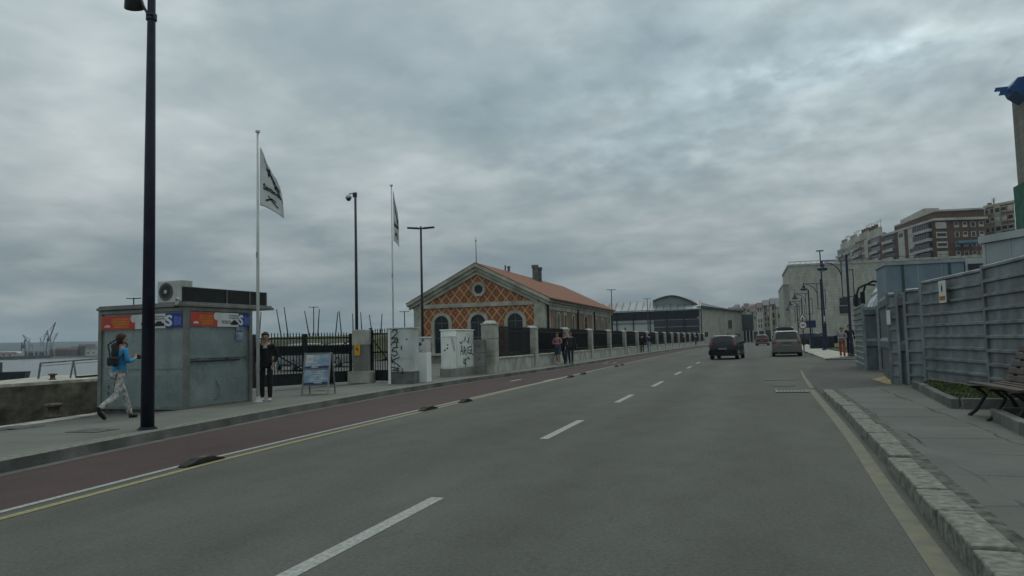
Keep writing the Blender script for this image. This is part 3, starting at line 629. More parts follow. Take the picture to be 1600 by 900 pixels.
pane(-.053, -.045, .10, LY-.10, 1.06, H-.17); pane(-.048, -.040, .10, LY-.10, .06, 1.055)
pane(-LX+.10, -.10, LY-.053, LY-.045, .06, H-.17); pane(-LX+.045, -LX+.053, .1, LY-.1, .06, H-.17)
MB().b2(-LX+.55, -.12, .02, .04, .848, .862).build('handrail', MATS['alu'], K)
hr = MB(); hr.b2(-.038, -.012, .12, LY-.14, 1.052, 1.066); hr.build('handrail', MATS['alu'], K)
MB().tube([(.015, .12, .99), (.015, 1.55, 1.00)], .02, 8).build('handrail', MATS['black_iron'], K)
def banner(fn, W, hgt, wscale):
    """printed strip: red part, white part and blue part, all as thin sheets on the glass"""
    bn = MB(); f0 = lambda x, y, o=0: fn(x, y, o)
    def rect(mb, x0, x1, y0, y1, o): mb.face(fn(x0, y0, o), fn(x1, y0, o), fn(x1, y1, o), fn(x0, y1, o))
    rect(bn, 0, W, 0, hgt, .000); B = bn.build('banner', MATS['white_print'], K, norm=False, thick=-.003)
    r_ = MB(); rect(r_, 0, W*.43, 0, hgt, .004); r_.build('red_field', MATS['red_print'], B, norm=False)
    b_ = MB(); rect(b_, W*.80, W, 0, hgt, .004); b_.build('blue_field', MATS['blue_print'], B, norm=False)
    w_ = MB()
    w_.face(*[fn(W*.41+.085*math.cos(a)*wscale, hgt*.74+.085*math.sin(a), .006) for a in [k*math.pi/9 for k in range(18)]])
    w_.build('white_shape', MATS['white_print'], B, norm=False); w_ = MB()
    w_.face(*[fn(W*.08+.10*wscale*math.cos(a), hgt*.2+.05*math.sin(a), .006) for a in [k*math.pi/8 for k in range(9)]])
    w_.build('white_shape', MATS['white_print'], B, norm=False)
    y_ = MB(); rnd = random.Random(3)
    for k, (yy, x0, x1) in enumerate(((.74, .14, .36), (.56, .13, .35), (.38, .15, .36), (.20, .17, .34))):
        x = x0
        while x < x1:
            w = rnd.uniform(.008, .022); rect(y_, W*x, W*(x+w), hgt*(yy-.06), hgt*(yy+.07), .006); x += w+.005
    y_.build('lettering', MATS['orange_ink'], B, norm=False)
    k_ = MB()
    text_on(k_, 'esen', hgt*.52, lambda x, y: fn(W*.50+x*wscale, hgt*.22+y, .006), .0, fit=.16*W/wscale)
    x = .64
    for yy in (.80, .64):
        x = .63
        while x < .79:
            w = rnd.uniform(.008, .02); rect(k_, W*x, W*min(.795, x+w), hgt*(yy-.035), hgt*(yy+.035), .006); x += w+.006
    car = [(.655, .14), (.66, .30), (.685, .36), (.70, .48), (.745, .48), (.765, .36), (.785, .32), (.79, .14)]
    k_.face(*[fn(W*a, hgt*c, .006) for a, c in car]); k_.build('lettering', MATS['black_ink'], B, norm=False)
    s_ = MB(); text_on(s_, 'S', hgt*1.0, lambda x, y: fn(W*.80+x*wscale, hgt*.16+y, .008), .012, fit=.085*W/wscale)
    s_.build('lettering', MATS['pale_ink'], B, norm=False)
    p_ = MB(); M('mid_blue_ink', (.10, .16, .42), .5, .05, 3); text_on(p_, 'BI', hgt*.78, lambda x, y: fn(W*.90+x*wscale, hgt*.2+y, .008), .01, fit=.085*W/wscale)
    p_.build('lettering', MATS['mid_blue_ink'], B, norm=False)
banner(lambda x, y, o: (-LX+.11+x, -.004-o, H-.52+y), LX-.22, .31, 1.0)
banner(lambda x, y, o: (.004+o, .11+x, H-.50+y), LY-.22, .31, .85)
po = MB(); po.b2(.0, .004, 1.46, 1.70, 1.66, 1.93); po.b2(.0, .004, 1.46, 1.70, 1.44, 1.62); P_ = po.build('poster', M('poster_blue', (.09, .16, .26), .4, .5, 9, c2=(.35, .42, .45)), K)
rnd = random.Random(5)
for k in range(9):
    st = MB(); x = -LX+.3+rnd.uniform(0, .35); z = rnd.uniform(.2, .75); st.face(*[(x+.018*math.cos(a), .035, z+.05*math.sin(a)) for a in (0.2, 1.9, 3.3, 4.8)]); st.build('sticker', MATS['black_ink'], K, norm=False)

# air conditioner and screen standing on the kiosk roof
A = thing('air_conditioner', 'beige air conditioning unit with round fan grille on the kiosk roof', 'air conditioner', (-12.22, 13.9, 2.40), R(-5)); A.scale = (.88, .88, .86)
ac = MB().b2(-.42, .42, -.16, .17, .04, .60); ac.build('casing', MATS['white_plastic'], A, bevel=.012)
MB().lathe([(.235, -.172), (.235, -.160)], (-.13, 0, .32), 28, 'y').build('fan_grille', M('grille', (.13, .135, .12), .6, .3, 40), A)
gb = MB()
for k in range(6): gb.lathe([(.05+.032*k, -.178), (.057+.032*k, -.178), (.057+.032*k, -.174), (.05+.032*k, -.174)], (-.13, 0, .32), 28, 'y')
for k in range(8): gb.bar((-.13, -.177, .32), (-.13+.22*math.cos(k*.785), -.177, .32+.22*math.sin(k*.785)), .008, .006)
gb.build('fan_guard', MATS['cabinet_base'], A); MB().lathe([(.05, -.185), (.05, -.172)], (-.13, 0, .32), 14, 'y').build('hub', MATS['white_plastic'], A)
for x in (-.36, .28): MB().b2(x, x+.08, -.18, .18, 0, .045).build('foot', MATS['dark_metal'], A)
MB().b2(.421, .44, -.1, .12, .12, .42).build('valve_cover', MATS['cabinet_base'], A)
MB().tube([(.44, 0, .16), (.62, -.05, .28), (.75, -.1, .26), (.86, -.2, .06), (.9, -.3, .02)], .02, 7).tube([(.44, -.04, .14), (.6, -.2, .2), (.7, -.4, .1), (.72, -.5, .02)], .018, 7).build('hose', MATS['white_plastic'], A, smooth=True)
V_ = thing('junction_box', 'small pale conduit elbow hanging at the kiosk roof edge', 'conduit', (-11.47, 13.18, 2.24), R(-5))
MB().tube([(0, -.06, .16), (0, -.09, .20), (.05, -.1, .22), (.1, -.09, .18)], .025, 8).tube([(0, -.06, .16), (0, -.08, .06)], .03, 8).build('elbow', MATS['white_plastic'], V_, smooth=True); MB().lathe([(.045, 0), (.05, .05)], (0, -.08, .02), 10).build('cap', MATS['black_iron'], V_)
S_ = thing('roof_screen', 'long dark box panel along the far edge of the kiosk roof', 'panel', (-11.3, 13.2, 2.40), R(-5))
rs = MB()
rs.b2(-.20, -.14, .06, 2.62, -.01, .31); rs.build('panel', MATS['black_iron'], S_); MB().b2(-.205, -.198+.065, .05, 2.64, .31, .325).b2(-.21, -.13, 2.62, 2.66, -.01, .325).build('trim', MATS['grey_frame'], S_)
for yy in (1.3, 2.05): MB().b2(-.138, -.128, yy, yy+.025, 0, .31).build('strut', MATS['grey_frame'], S_)
# two bicycles behind the misted glass
def bicycle(loc, rz, label):
    t = thing('bicycle', label, 'bicycle', loc, rz, 'bicycles parked inside the kiosk')
    for y in (-.5, .5):
        w = MB(); ring = [(0, y+.31*math.cos(a), .33+.31*math.sin(a)) for a in [k*math.pi/10 for k in range(21)]]; w.tube(ring, .018, 6, False)
        wo = w.build('wheel', M('grey_tyre', (.20, .21, .20), .7, .1, 5), t); sp_ = MB()
        for k in range(10): sp_.bar((0, y, .33), (0, y+.3*math.cos(k*.63), .33+.3*math.sin(k*.63)), .004, .004)
        sp_.build('spokes', MATS['alu'], wo)
    f = MB(); f.tube([(0, -.5, .33), (0, -.12, .30), (0, .32, .70), (0, -.22, .72), (0, -.12, .30)], .024, 8).tube([(0, -.5, .33), (0, -.22, .72)], .016, 6).tube([(0, .32, .78), (0, .5, .33)], .02, 8); f.build('frame', MATS['pale_ink'], t)
    for z_ in (.42, .56): MB().tube([(0, -.12-.24*(z_-.30), z_), (0, -.12-.24*(z_-.23), z_+.07)], .034, 8).build('band', MATS['black_iron'], t)
    MB().tube([(0, -.12, .30), (0, -.26, .86)], .016, 6).build('seat_post', MATS['dark_metal'], t); MB().box((0, -.27, .89), (.14, .26, .05), taper=.7).build('saddle', MATS['rubber'], t, bevel=.015)
    MB().tube([(-.27, .22, 1.0), (-.12, .32, 1.0), (.12, .32, 1.0), (.27, .22, 1.0)], .014, 6).tube([(0, .32, .78), (0, .32, 1.0)], .016, 6).build('handlebar', MATS['black_iron'], t)
    MB().lathe([(.09, -.012), (.09, .012)], (0, -.12, .30), 16, 'x').build('crank', MATS['dark_metal'], t)
bicycle((-11.44, 14.15, .16), R(-5), 'white bicycle right behind the kiosk glass facing the gate'); bicycle((-11.9, 13.75, .16), R(-62), 'white bicycle deeper in the kiosk turned to its corner')

# flagpoles with flags
def flagpole(loc, hgt, label, r=.036):
    t = thing('flagpole', label, 'flagpole', loc)
    MB().tube([(0, 0, 0), (0, 0, hgt*.5), (0, 0, hgt)], [r*1.1, r, r*.72], 12).build('pole', MATS['white_pole'], t, smooth=True)
    MB().lathe([(.03, hgt), (.055, hgt+.01), (.055, hgt+.05), (.02, hgt+.06)], n=12).build('finial', MATS['white_pole'], t)
    MB().lathe([(.12, 0), (.12, .02), (.07, .03), (.06, .12)], n=12).build('base', MATS['white_pole'], t)
    cl = MB(); cl.box((0, -r, .9*hgt*.54/.9), (.03, .03, .12)); cl.build('cleat', MATS['alu'], t)
    return t
def flagmesh(t, z1, z0, wid, drop, dirv, fold, logo):
    d = Vector(dirv).normalized(); n = Vector((-d.y, d.x, 0))
    def fn(u, v, o=0.0):                      # u down the hoist, v out along the fly
        u = min(1, max(0, u)); v = min(1, max(0, v))
        base = Vector((0, 0, z1 + (z0-z1)*u)) + d*.05
        out = wid*(v**.85)*(.25+.75*math.sin(min(1, u*1.25+.12)*math.pi*.5))
        z = -drop*(v**1.15)*(1-.45*u) + .06*v*math.sin(u*9)
        wv = fold*v*(math.sin(v*7+u*5)+.5*math.sin(u*11-v*3)) + o
        return base + d*out + Vector((0, 0, z)) + n*wv
    fo = MB().grid(lambda u, v: fn(u, v), 28, 20).build('flag', M('flag_cloth', (.60, .62, .60), .8, .08, 2), t, smooth=True, thick=.006)
    lm = MB(); s = -1
    f2 = lambda x, y: fn(1-y, x, s*.012)
    for st_ in ([(.28, .86), (.40, .74), (.62, .66), (.82, .50), (.97, .34)], [(.42, .80), (.52, .66), (.66, .52), (.80, .44)], [(.30, .70), (.48, .66), (.60, .60), (.70, .62)], [(.36, .62), (.50, .70), (.56, .80)], [(.62, .50), (.74, .58), (.86, .56)]): 
        q = []
        for (a, b), (c, e) in zip(st_, st_[1:]): q += [(a+(c-a)*k/4, b+(e-b)*k/4) for k in range(4)]
        stroke_on(lm, q+[st_[-1]], .05, f2)
    text_on(lm, logo, .15, lambda x, y: f2(.10+x, .30+y+.10*x), .006, fit=.85)
    for st_ in ([(.3, .22), (.5, .14), (.72, .1)], [(.2, .12), (.44, .2), (.6, .18)]): stroke_on(lm, st_, .03, f2)
    lm.build('emblem', MATS['black_ink'], fo, norm=False)
t = flagpole((-10.78, 14.92, .14), 6.28, 'white flagpole with drooping black and white flag beside the kiosk')
flagmesh(t, 5.95, 4.55, .56, .62, (R0.x, R0.y, 0), .045, 'Santander')
t = flagpole((-11.34, 23.05, .14), 6.62, 'slender white flagpole with edge-on flag by the graffiti cabinets', .028)
flagmesh(t, 6.5, 4.75, .19, .45, (R0.x, R0.y, 0), .07, 'Santander')

# camera pole, double-headed lamps, leaning masts
t = thing('camera_pole', 'slim dark pole with a white dome camera behind the gate', 'camera pole', (-18.2, 33, .1))
MB().tube([(0, 0, 0), (0, 0, 8.75)], [.085, .06], 12).build('pole', MATS['dark_metal'], t, smooth=True)
MB().b2(-.12, .06, -.06, .06, 8.62, 8.85).tube([(-.1, 0, 8.78), (-.28, 0, 8.83), (-.36, 0, 8.78)], .025, 6).build('bracket', MATS['dark_metal'], t)
MB().lathe([(.02, .14), (.12, .12), (.16, .02), (.15, -.03)], (-.38, 0, 8.62), 14).build('camera_housing', MATS['white_plastic'], t, smooth=True); MB().lathe([(.125, 0), (.11, -.08), (.05, -.13)], (-.38, 0, 8.59), 14).build('dome', MATS['window_dark'], t, smooth=True)
def t_lamp(loc, hgt, label, rz=0.0, r=.075):
    t = thing('street_lamp', label, 'street lamp', loc, rz, 'double-headed grey street lamps')
    MB().tube([(0, 0, 0), (0, 0, hgt)], [r, r*.72], 10).build('pole', MATS['dark_metal'], t, smooth=True)
    MB().b2(-.2, .2, -.04, .04, hgt-.15, hgt-.07).build('arm', MATS['dark_metal'], t)
    for s in (-1, 1): MB().prism([(s*.14, -.14, hgt-.14), (s*.72, -.10, hgt-.10), (s*.72, .10, hgt-.10), (s*.14, .14, hgt-.14)], (0, 0, .075)).build('lamp_head', MATS['dark_metal'], t)
    return t
t_lamp((-16.36, 36.7, .1), 7.55, 'double-headed grey lamp post in front of the brick gable', R(17))
for px, py, Y, lab in ((490, 479, 95, 'thin double-headed lamp among the leaning masts'), (632, 486, 100, 'thin double-headed lamp just left of the brick building'), (209, 465, 60, 'double-headed lamp whose top shows over the kiosk roof'), (955, 452, 118, 'double-headed lamp at the far end of the brick building'), (1011, 466, 150, 'small double-headed lamp in front of the glass hall')):
    p = at(px, py, Y); t_lamp((p.x, p.y, .1), p.z-.1, lab, R(17), .09)
masts = [(408, 487, 406, 530), (432, 483, 440, 523), (444, 480, 451, 523), (476, 486, 484, 523), (499, 483, 496, 523), (528, 488, 523, 523), (530, 486, 533, 523), (551, 490, 553, 520), (563.5, 488, 566, 520), (577, 492, 581, 520), (597, 490, 595, 520)]
ordw = ['first', 'second', 'third', 'fourth', 'fifth', 'sixth', 'seventh', 'eighth', 'ninth', 'tenth', 'eleventh', 'twelfth', 'thirteenth', 'fourteenth', 'fifteenth', 'sixteenth', 'seventeenth', 'eighteenth']
for i, (a, b_, c, d) in enumerate(masts):
    p, q_ = at(a, b_, 95+i*.7), at(c, d, 95+i*.7); dn = q_ + (q_-p)*((q_.z-.1)/max(.1, p.z-q_.z))
    dn.y += random.uniform(-.5, .5)
    o = MB().tube([(0, 0, 0), p-dn], [.12, .07], 8).build('mast', MATS['dark_metal'], smooth=True, loc=dn)
    tag(o, 'thin leaning mast beyond the grass bank, %s from the left' % ordw[i], 'mast', 'leaning masts beyond the grass bank')

# ================================================================== HARBOUR AT THE LEFT
def bollard(loc, s, label):
    t = thing('bollard', label, 'bollard', loc); t.scale = (s, s, s)
    MB().lathe([(.26, 0), (.26, .06), (.185, .10), (.17, .30), (.19, .36)], n=20).build('shaft', MATS['rust'], t, smooth=True)
    MB().lathe([(.19, .36), (.30, .39), (.31, .45), (.26, .49), (.1, .51)], n=20).build('head', MATS['rust'], t, smooth=True)
bollard((-14.25, 12.65, .0), .60, 'squat rusty mooring bollard on the near quay edge'); bollard((-31.2, 27.6, .14), .62, 'small dark bollard on the far side of the dock basin')
t = thing('gangway_railing', 'weathered railing with splayed legs along the far pier', 'railing', (-33.6, 29.0, .14))
dv = Vector((3.6, 1.55, 0)); rl = MB(); rl.bar((0, 0, .78), dv+Vector((0, 0, .98)), .09, .07); rl.build('top_rail', M('weathered_rail', (.14, .15, .13), .8, .3, 4), t)
for k, f in enumerate((.0, .40, .80)):
    p = dv*f; zt = .78+.2*f; lg = MB()
    if k == 0: lg.bar(p+Vector((-.07, -.03, 0)), p+Vector((.03, 0, zt)), .07, .07)
    else: lg.bar(p+Vector((-.13, -.05, 0)), p+Vector((.0, 0, zt)), .06, .06).bar(p+Vector((.13, .05, 0)), p+Vector((.0, 0, zt)), .06, .06)
    lg.build('leg', MATS['weathered_rail'], t)
MB().bar((0, 0, .64), dv+Vector((0, 0, .84)), .03, .03).build('lower_rail', MATS['weathered_rail'], t)
MB().bar(dv*.5+Vector((0, -.3, .05)), dv*1.05+Vector((0, -.3, .16)), .14, .10).build('beam', MATS['black_iron'], t)
t = thing('barge', 'low black barge with a square deckhouse moored in the bay', 'barge', (-109.5, 87.8, -2.6), R(40))
MB().prism([(-11, -2, 0), (3.3, -2, 0), (3.6, -2, 1.4), (-11, -2, 1.4)], (0, 4, 0)).build('hull', MATS['black_iron'], t); MB().b2(-2.3, -.1, -1.5, 1.5, 1.4, 2.9).build('deckhouse', MATS['black_iron'], t, bevel=.05)
# far shore: cranes, sheds and blocks
M('crane_dark', (.07, .08, .09), .6, .1, .2)
def crane(px, d, hgt, jib, label, mat='crane_dark'):
    p = at(px, 556, 1.0); k = d/math.sqrt(1+p.x**2); t = thing('harbour_crane', label, 'crane', (p.x*k, k, .5), R(52), 'harbour cranes across the bay')
    lg = MB()
    for x in (-4, 4):
        for y in (-3, 3): lg.bar((x*.7, y*.7, 0), (x*.3, y*.3, hgt*.42), .6, .6)
    lg.build('portal', MATS[mat], t); MB().b2(-1.8, 1.8, -1.6, 1.6, hgt*.42, hgt*.42+3).build('cabin', MATS[mat], t)
    jb = MB(); jb.bar((0, 0, hgt*.45), (jib, 0, hgt), 1.1, 1.1).bar((0, 0, hgt*.75), (jib, 0, hgt), .4, .4).bar((0, 0, hgt*.42), (-1.5, 0, hgt*.76), .9, .9); jb.build('jib', MATS[mat], t)
M('crane_pale', (.36, .37, .36), .6, .1, .2)
crane(76, 840, 31, 5, 'tallest dark harbour crane across the bay'); crane(65, 835, 22, 4, 'pale harbour crane left of the tallest crane', 'crane_pale'); crane(80, 835, 21, 5, 'pale harbour crane right of the tallest crane', 'crane_pale')
crane(48, 850, 20, -7, 'pale crane with jib leaning left across the bay', 'crane_pale'); crane(36, 850, 17, 2, 'small dark crane leftmost on the far shore')
shed_cols = [('shed_white', (.40, .40, .36)), ('shed_brick', (.11, .07, .055)), ('shed_dark', (.06, .065, .065)), ('shed_tan', (.22, .19, .14)), ('shed_red', (.095, .050, .045))]
for n_, c_ in shed_cols: M(n_, c_, .8, .2, .1)
def far_building(px, d, w, dp, h, wall, roof, label, name='building', cat='building', group='buildings on the far shore', z=.2):
    p = at(px, 556, 1.0); k = d/math.sqrt(1+p.x**2); t = thing(name, label, cat, (p.x*k, k, z), R(52), group)
    MB().b2(-w/2, w/2, -dp/2, dp/2, -1, h).build('wall', MATS[wall], t)
    MB().prism([(-w/2-.3, -dp/2-.4, h), (-w/2-.3, 0, h+dp*.22), (-w/2-.3, dp/2+.4, h)], (w+.6, 0, 0)).build('roof', MATS[roof], t)
    for i in range(max(1, int(w/4.5))):
        for j in range(max(1, int(h/3.2))): MB().b2(-w/2+1+i*4.5, -w/2+2.4+i*4.5, -dp/2-.06, -dp/2, .8+j*3, 2.0+j*3).build('window', MATS['window_dark'], t)
fb = [(4, 800, 20, 8, 2.2, 'shed_white', 'shed_red', 'long low white shed at the left end of the far shore'), (16, 820, 16, 9, 2.8, 'shed_white', 'shed_white', 'white roofed shed beside the leftmost crane'), (56, 860, 18, 8, 3.1, 'shed_dark', 'shed_dark', 'dark warehouse between the cranes on the far shore'),
      (92, 850, 16, 9, 4.3, 'shed_tan', 'shed_red', 'tan block with red roof right of the cranes'), (104, 830, 17, 9, 5.0, 'shed_brick', 'shed_red', 'wide brick block on the far shore, middle of the row'), (116, 850, 15, 9, 4.3, 'shed_white', 'shed_red', 'white fronted house among far brick blocks'),
      (126, 840, 16, 9, 6.2, 'shed_brick', 'shed_red', 'brick block next to the kiosk edge across the bay'), (136, 835, 13, 9, 8.1, 'shed_brick', 'shed_red', 'tallest brick block on the far shore'), (142, 815, 9, 9, 5.6, 'shed_white', 'shed_dark', 'white block close beside the kiosk edge across the bay')]
for a in fb: far_building(*a)
t = thing('ship', 'low dark ship lying along the far shore below the cranes', 'ship', (at(30, 556, 1.0).x*505, 505, -2.6), R(52))
MB().prism([(-26, -3, 0), (22, -3, 0), (27, -3, 3), (-26, -3, 3)], (0, 6, 0)).build('hull', MATS['shed_dark'], t); MB().b2(-24, -16, -2.4, 2.4, 3, 6.5).build('deckhouse', MATS['shed_white'], t)
# ================================================================== GATES, CABINETS, FENCE ALONG THE KERB
def spear(mb, x, z0, z1, y=0, w=.022, tip=True):
    mb.b2(x-w/2, x+w/2, y-w/2, y+w/2, z0, z1)
    if tip: mb.lathe([(w*.5, z1), (w*1.1, z1+.04), (.002, z1+.12)], (x, y, 0), 6)
def gate_leaf(t, x0, x1, htop, brace, nbar):
    f = MB()
    for x in (x0+.04, x1-.04): f.b2(x-.04, x+.04, -.04, .04, .04, htop+.06)
    for z in (htop-.08, .40, 1.02): f.b2(x0+.08, x1-.08, -.02, .02, z-.025, z+.025)
    f.build('frame', MATS['black_iron'], t)
    MB().b2(x0+.08, x1-.08, -.012, .012, .06, .375).build('kick_panel', MATS['black_iron'], t)
    b = MB()
    for k in range(1, nbar): spear(b, x0+.08+(x1-x0-.16)*k/nbar, .42, htop)
    b.build('bars', MATS['black_iron'], t)
    MB().bar((x0+.1 if brace > 0 else x1-.1, .025, 1.42), (x1-.1 if brace > 0 else x0+.1, .025, .55), .02, .04).build('brace', MATS['black_iron'], t)
ga, gb_ = Vector((-14.45, 19.75, .12)), Vector((-12.86, 22.95, .12)); gd = gb_-ga; gl_ = gd.length; grz = math.atan2(gd.y, gd.x)
for i, (lab, f) in enumerate((('left leaf of the black iron vehicle gate behind the man', 0), ('right leaf of the black vehicle gate next to the yellow sign pillar', 1))):
    p = ga + gd*(.5*f); t = thing('iron_gate', lab, 'gate', p, grz, 'black iron vehicle gate leaves')
    gate_leaf(t, 0.0, gl_/2-.01, 1.62, 1 if f == 0 else -1, 15)
    MB().b2(.02 if f == 0 else .1, gl_/2-.1, .03, .10, 1.02, 1.30).build('motor_box', MATS['black_iron'], t)
t = thing('iron_gate', 'narrow black iron pedestrian gate between yellow sign pillar and graffiti cabinet', 'gate', (-12.28, 23.25, .12), math.atan2(-.15, .9))
gate_leaf(t, .0, .95, 1.72, 1, 8); MB().b2(-.04, .02, -.06, .06, .0, 1.85).build('gate_post', MATS['black_iron'], t)
t = thing('gate_pillar', 'concrete gate pillar with yellow danger plate and broad base', 'pillar', (-12.50, 23.0, .12), R(4))
MB().b2(-.40, .40, -.3, .3, 0, .40).build('base', MATS['stone'], t, bevel=.015); MB().b2(-.24, .24, -.22, .22, .40, 1.28).build('shaft', MATS['concrete'], t, bevel=.01); MB().b2(-.25, .25, -.24, .24, 1.285, 1.80).build('capstone', MATS['stone'], t, bevel=.02)
yp = MB().b2(-.16, .05, -.25, -.235, .93, 1.30).build('plate', MATS['yellow_sign'], t); ym = MB()
ym.face(*[(-.055+.075*x, -.254, 1.13+.075*z) for x, z in ((-.5, .9), (.1, .9), (.3, .2), (.7, .15), (0, -.9), (.1, -.1), (-.4, 0))]); ym.build('bolt_symbol', MATS['black_ink'], yp, norm=False)
t = thing('metal_cabinet', 'tall grey street cabinet with black graffiti lettering down its front', 'cabinet', (-10.95, 21.86, .12), R(4))
MB().b2(0, .86, 0, .5, 0, .40).build('plinth', MATS['cabinet_base'], t); MB().b2(0.0, .86, .0, .5, .402, 1.76).build('body', MATS['cabinet_grey'], t, bevel=.012); MB().b2(-.03, .89, -.03, .53, 1.765, 1.80).build('lid', MATS['cabinet_grey'], t)
MB().b2(.02, .10, -.05, -.01, .02, 1.74).build('pipe', MATS['cabinet_white'], t); MB().b2(.14, .20, -.045, -.004, .40, .86).b2(.26, .32, -.045, -.004, .40, .86).build('conduit', MATS['cabinet_grey'], t, bevel=.01)
MB().b2(.12, .84, -.008, -.002, .405, .80).b2(.12, .84, -.008, -.002, .815, 1.74).build('door', MATS['cabinet_grey'], t); MB().lathe([(.022, -.02), (.022, -.008)], (.64, 0, 1.42), 10, 'y').build('lock', MATS['black_iron'], t)
gf = MB(); fn = lambda x, y: (x, -.052, y)
for pts in ([(.16, 1.66), (.22, 1.74), (.32, 1.72), (.34, 1.64), (.2, 1.5), (.14, 1.46), (.34, 1.48)], [(.12, 1.26), (.28, 1.42), (.36, 1.44), (.30, 1.2)], [(.18, 1.34), (.36, 1.35)], [(.36, 1.18), (.2, 1.16), (.16, 1.06), (.30, 1.06), (.34, .96), (.24, .90), (.14, .94)], [(.14, .88), (.16, .68)], [(.40, .86), (.14, .76), (.36, .62), (.42, .56)], [(.12, .56), (.38, .50)], [(.14, .46), (.38, .45)], [(.47, 1.22), (.47, 1.10)], [(.49, .50), (.49, .34)], [(.30, .52), (.33, .40)]): stroke_on(gf, pts, .032, fn)
gf.build('graffiti', MATS['graffiti_paint'], t, norm=False)
t = thing('metal_cabinet', 'slim cabinet with scribbled grey top and clean white lower half', 'cabinet', (-10.55, 22.9, .12), R(4))
MB().b2(0, .46, 0, .45, 0, .98).build('lower_body', M('clean_white', (.78, .81, .77), .5, .04, 1), t, bevel=.006); MB().b2(0.004, .456, .004, .446, .982, 1.46).build('upper_body', MATS['cabinet_grey'], t, bevel=.006); MB().b2(-.02, .48, -.02, .47, 1.462, 1.50).build('lid', MATS['cabinet_white'], t)
gf = MB(); fn = lambda x, y: (x, -.004, y); rnd = random.Random(11)
for k in range(13):
    x, y = rnd.uniform(.06, .36), rnd.uniform(1.06, 1.4); pts = [(x, y)]
    for j in range(4): pts.append((min(.44, max(.02, pts[-1][0]+rnd.uniform(-.07, .09))), min(1.44, max(1.0, pts[-1][1]+rnd.uniform(-.09, .09)))))
    stroke_on(gf, pts, .014, fn)
gf.build('graffiti', MATS['graffiti_paint'], t, norm=False)
def scribble(pts_list, w, fn, name, t, mat='graffiti_paint'):
    gf = MB()
    for p in pts_list: stroke_on(gf, p, w, fn)
    gf.build(name, MATS[mat], t, norm=False)
t = thing('metal_cabinet', 'small white utility cabinet with louvre stripes on a concrete plinth', 'cabinet', (-10.80, 25.95, .12))
MB().b2(-.03, .39, -.04, .56, 0, .32).build('plinth', MATS['concrete'], t, bevel=.01); MB().b2(0, .35, 0, .54, .322, 1.50).build('body', MATS['cabinet_white'], t, bevel=.02); MB().b2(-.02, .37, -.02, .56, 1.502, 1.54).build('lid', MATS['cabinet_white'], t, bevel=.01)
MB().b2(.04, .31, -.012, -.002, .38, 1.46).build('door', MATS['cabinet_white'], t); scribble([[(.1, 1.0), (.14, 1.02)], [(.22, 1.2), (.25, 1.22)], [(.2, 1.06), (.24, 1.1)]], .045, lambda x, y: (x, -.015, y), 'sticker', t)
scribble([[(.05+.09*k, 1.46-.02*k), (.28+.07*k, .98)] for k in range(3)], .018, lambda x, y: (.354, x, y), 'stripe', t)
t = thing('metal_cabinet', 'wide white utility cabinet with black graffiti on a concrete plinth', 'cabinet', (-11.1, 26.55, .12))
MB().b2(-.04, .68, -.02, 1.9, 0, .32).build('plinth', MATS['concrete'], t, bevel=.01); MB().b2(0, .64, 0, 1.86, .322, 1.74).build('body', MATS['cabinet_white'], t, bevel=.02); MB().b2(-.03, .67, -.03, 1.89, 1.742, 1.79).build('lid', MATS['cabinet_white'], t, bevel=.01)
MB().b2(.642, .652, .05, 1.0, .40, 1.66).b2(.642, .652, 1.03, 1.82, .40, 1.66).build('door', MATS['cabinet_white'], t)
g2 = lambda x, y: (.657, x, y)
scribble([[(.35, .8), (.5, 1.18), (.62, .82)], [(.4, .95), (.6, .97)], [(.7, .82), (.75, 1.14), (.95, .98), (.74, .96), (.98, .80)], [(1.1, 1.1), (1.08, .84)], [(1.5, 1.12), (1.25, 1.1), (1.2, .88), (1.45, .84), (1.5, .98), (1.36, .98)], [(1.6, 1.2), (1.55, .86), (1.75, .8)]], .045, g2, 'graffiti', t)
scribble([[(.7, .7), (.85, .5), (1.0, .68), (.8, .6), (.95, .44), (.72, .5)], [(.85, .42), (.87, .36)], [(.62, .62), (.7, .48)], [(.75, 1.3), (.9, 1.5), (1.0, 1.32)], [(1.15, 1.3), (1.3, 1.46), (1.2, 1.24)], [(.3, 1.3), (.5, 1.25), (.6, 1.36)], [(1.1, .7), (1.3, .62), (1.25, .74)]], .045, g2, 'graffiti', t)
scribble([[(1.1+.18*k, 1.64), (1.35+.18*k, 1.25)] for k in range(4)], .025, g2, 'stripe', t)
t = thing('litter_bin', 'small black litter bin beside the white utility cabinets', 'bin', (-11.75, 25.9, .12)); MB().lathe([(.16, 0), (.2, .42), (.21, .46)], n=12).build('bucket', MATS['black_iron'], t); MB().lathe([(.19, .462), (.12, .5)], n=12).build('lid', MATS['black_iron'], t)
t = thing('meter_box', 'pale two-door meter box built against the big stone pillar', 'meter box', (-10.28, 28.35, .12))
MB().b2(-.2, .25, -.02, .42, 0, .30).build('plinth', MATS['concrete'], t, bevel=.01); MB().b2(-.16, .22, 0, .42, .302, .86).b2(-.16, .22, 0, .42, .87, 1.38).build('door', MATS['concrete'], t, bevel=.012); scribble([[(.06, .64), (.09, .60)], [(.05, 1.14), (.1, 1.12)]], .03, lambda x, y: (x, -.004, y), 'lock', t)

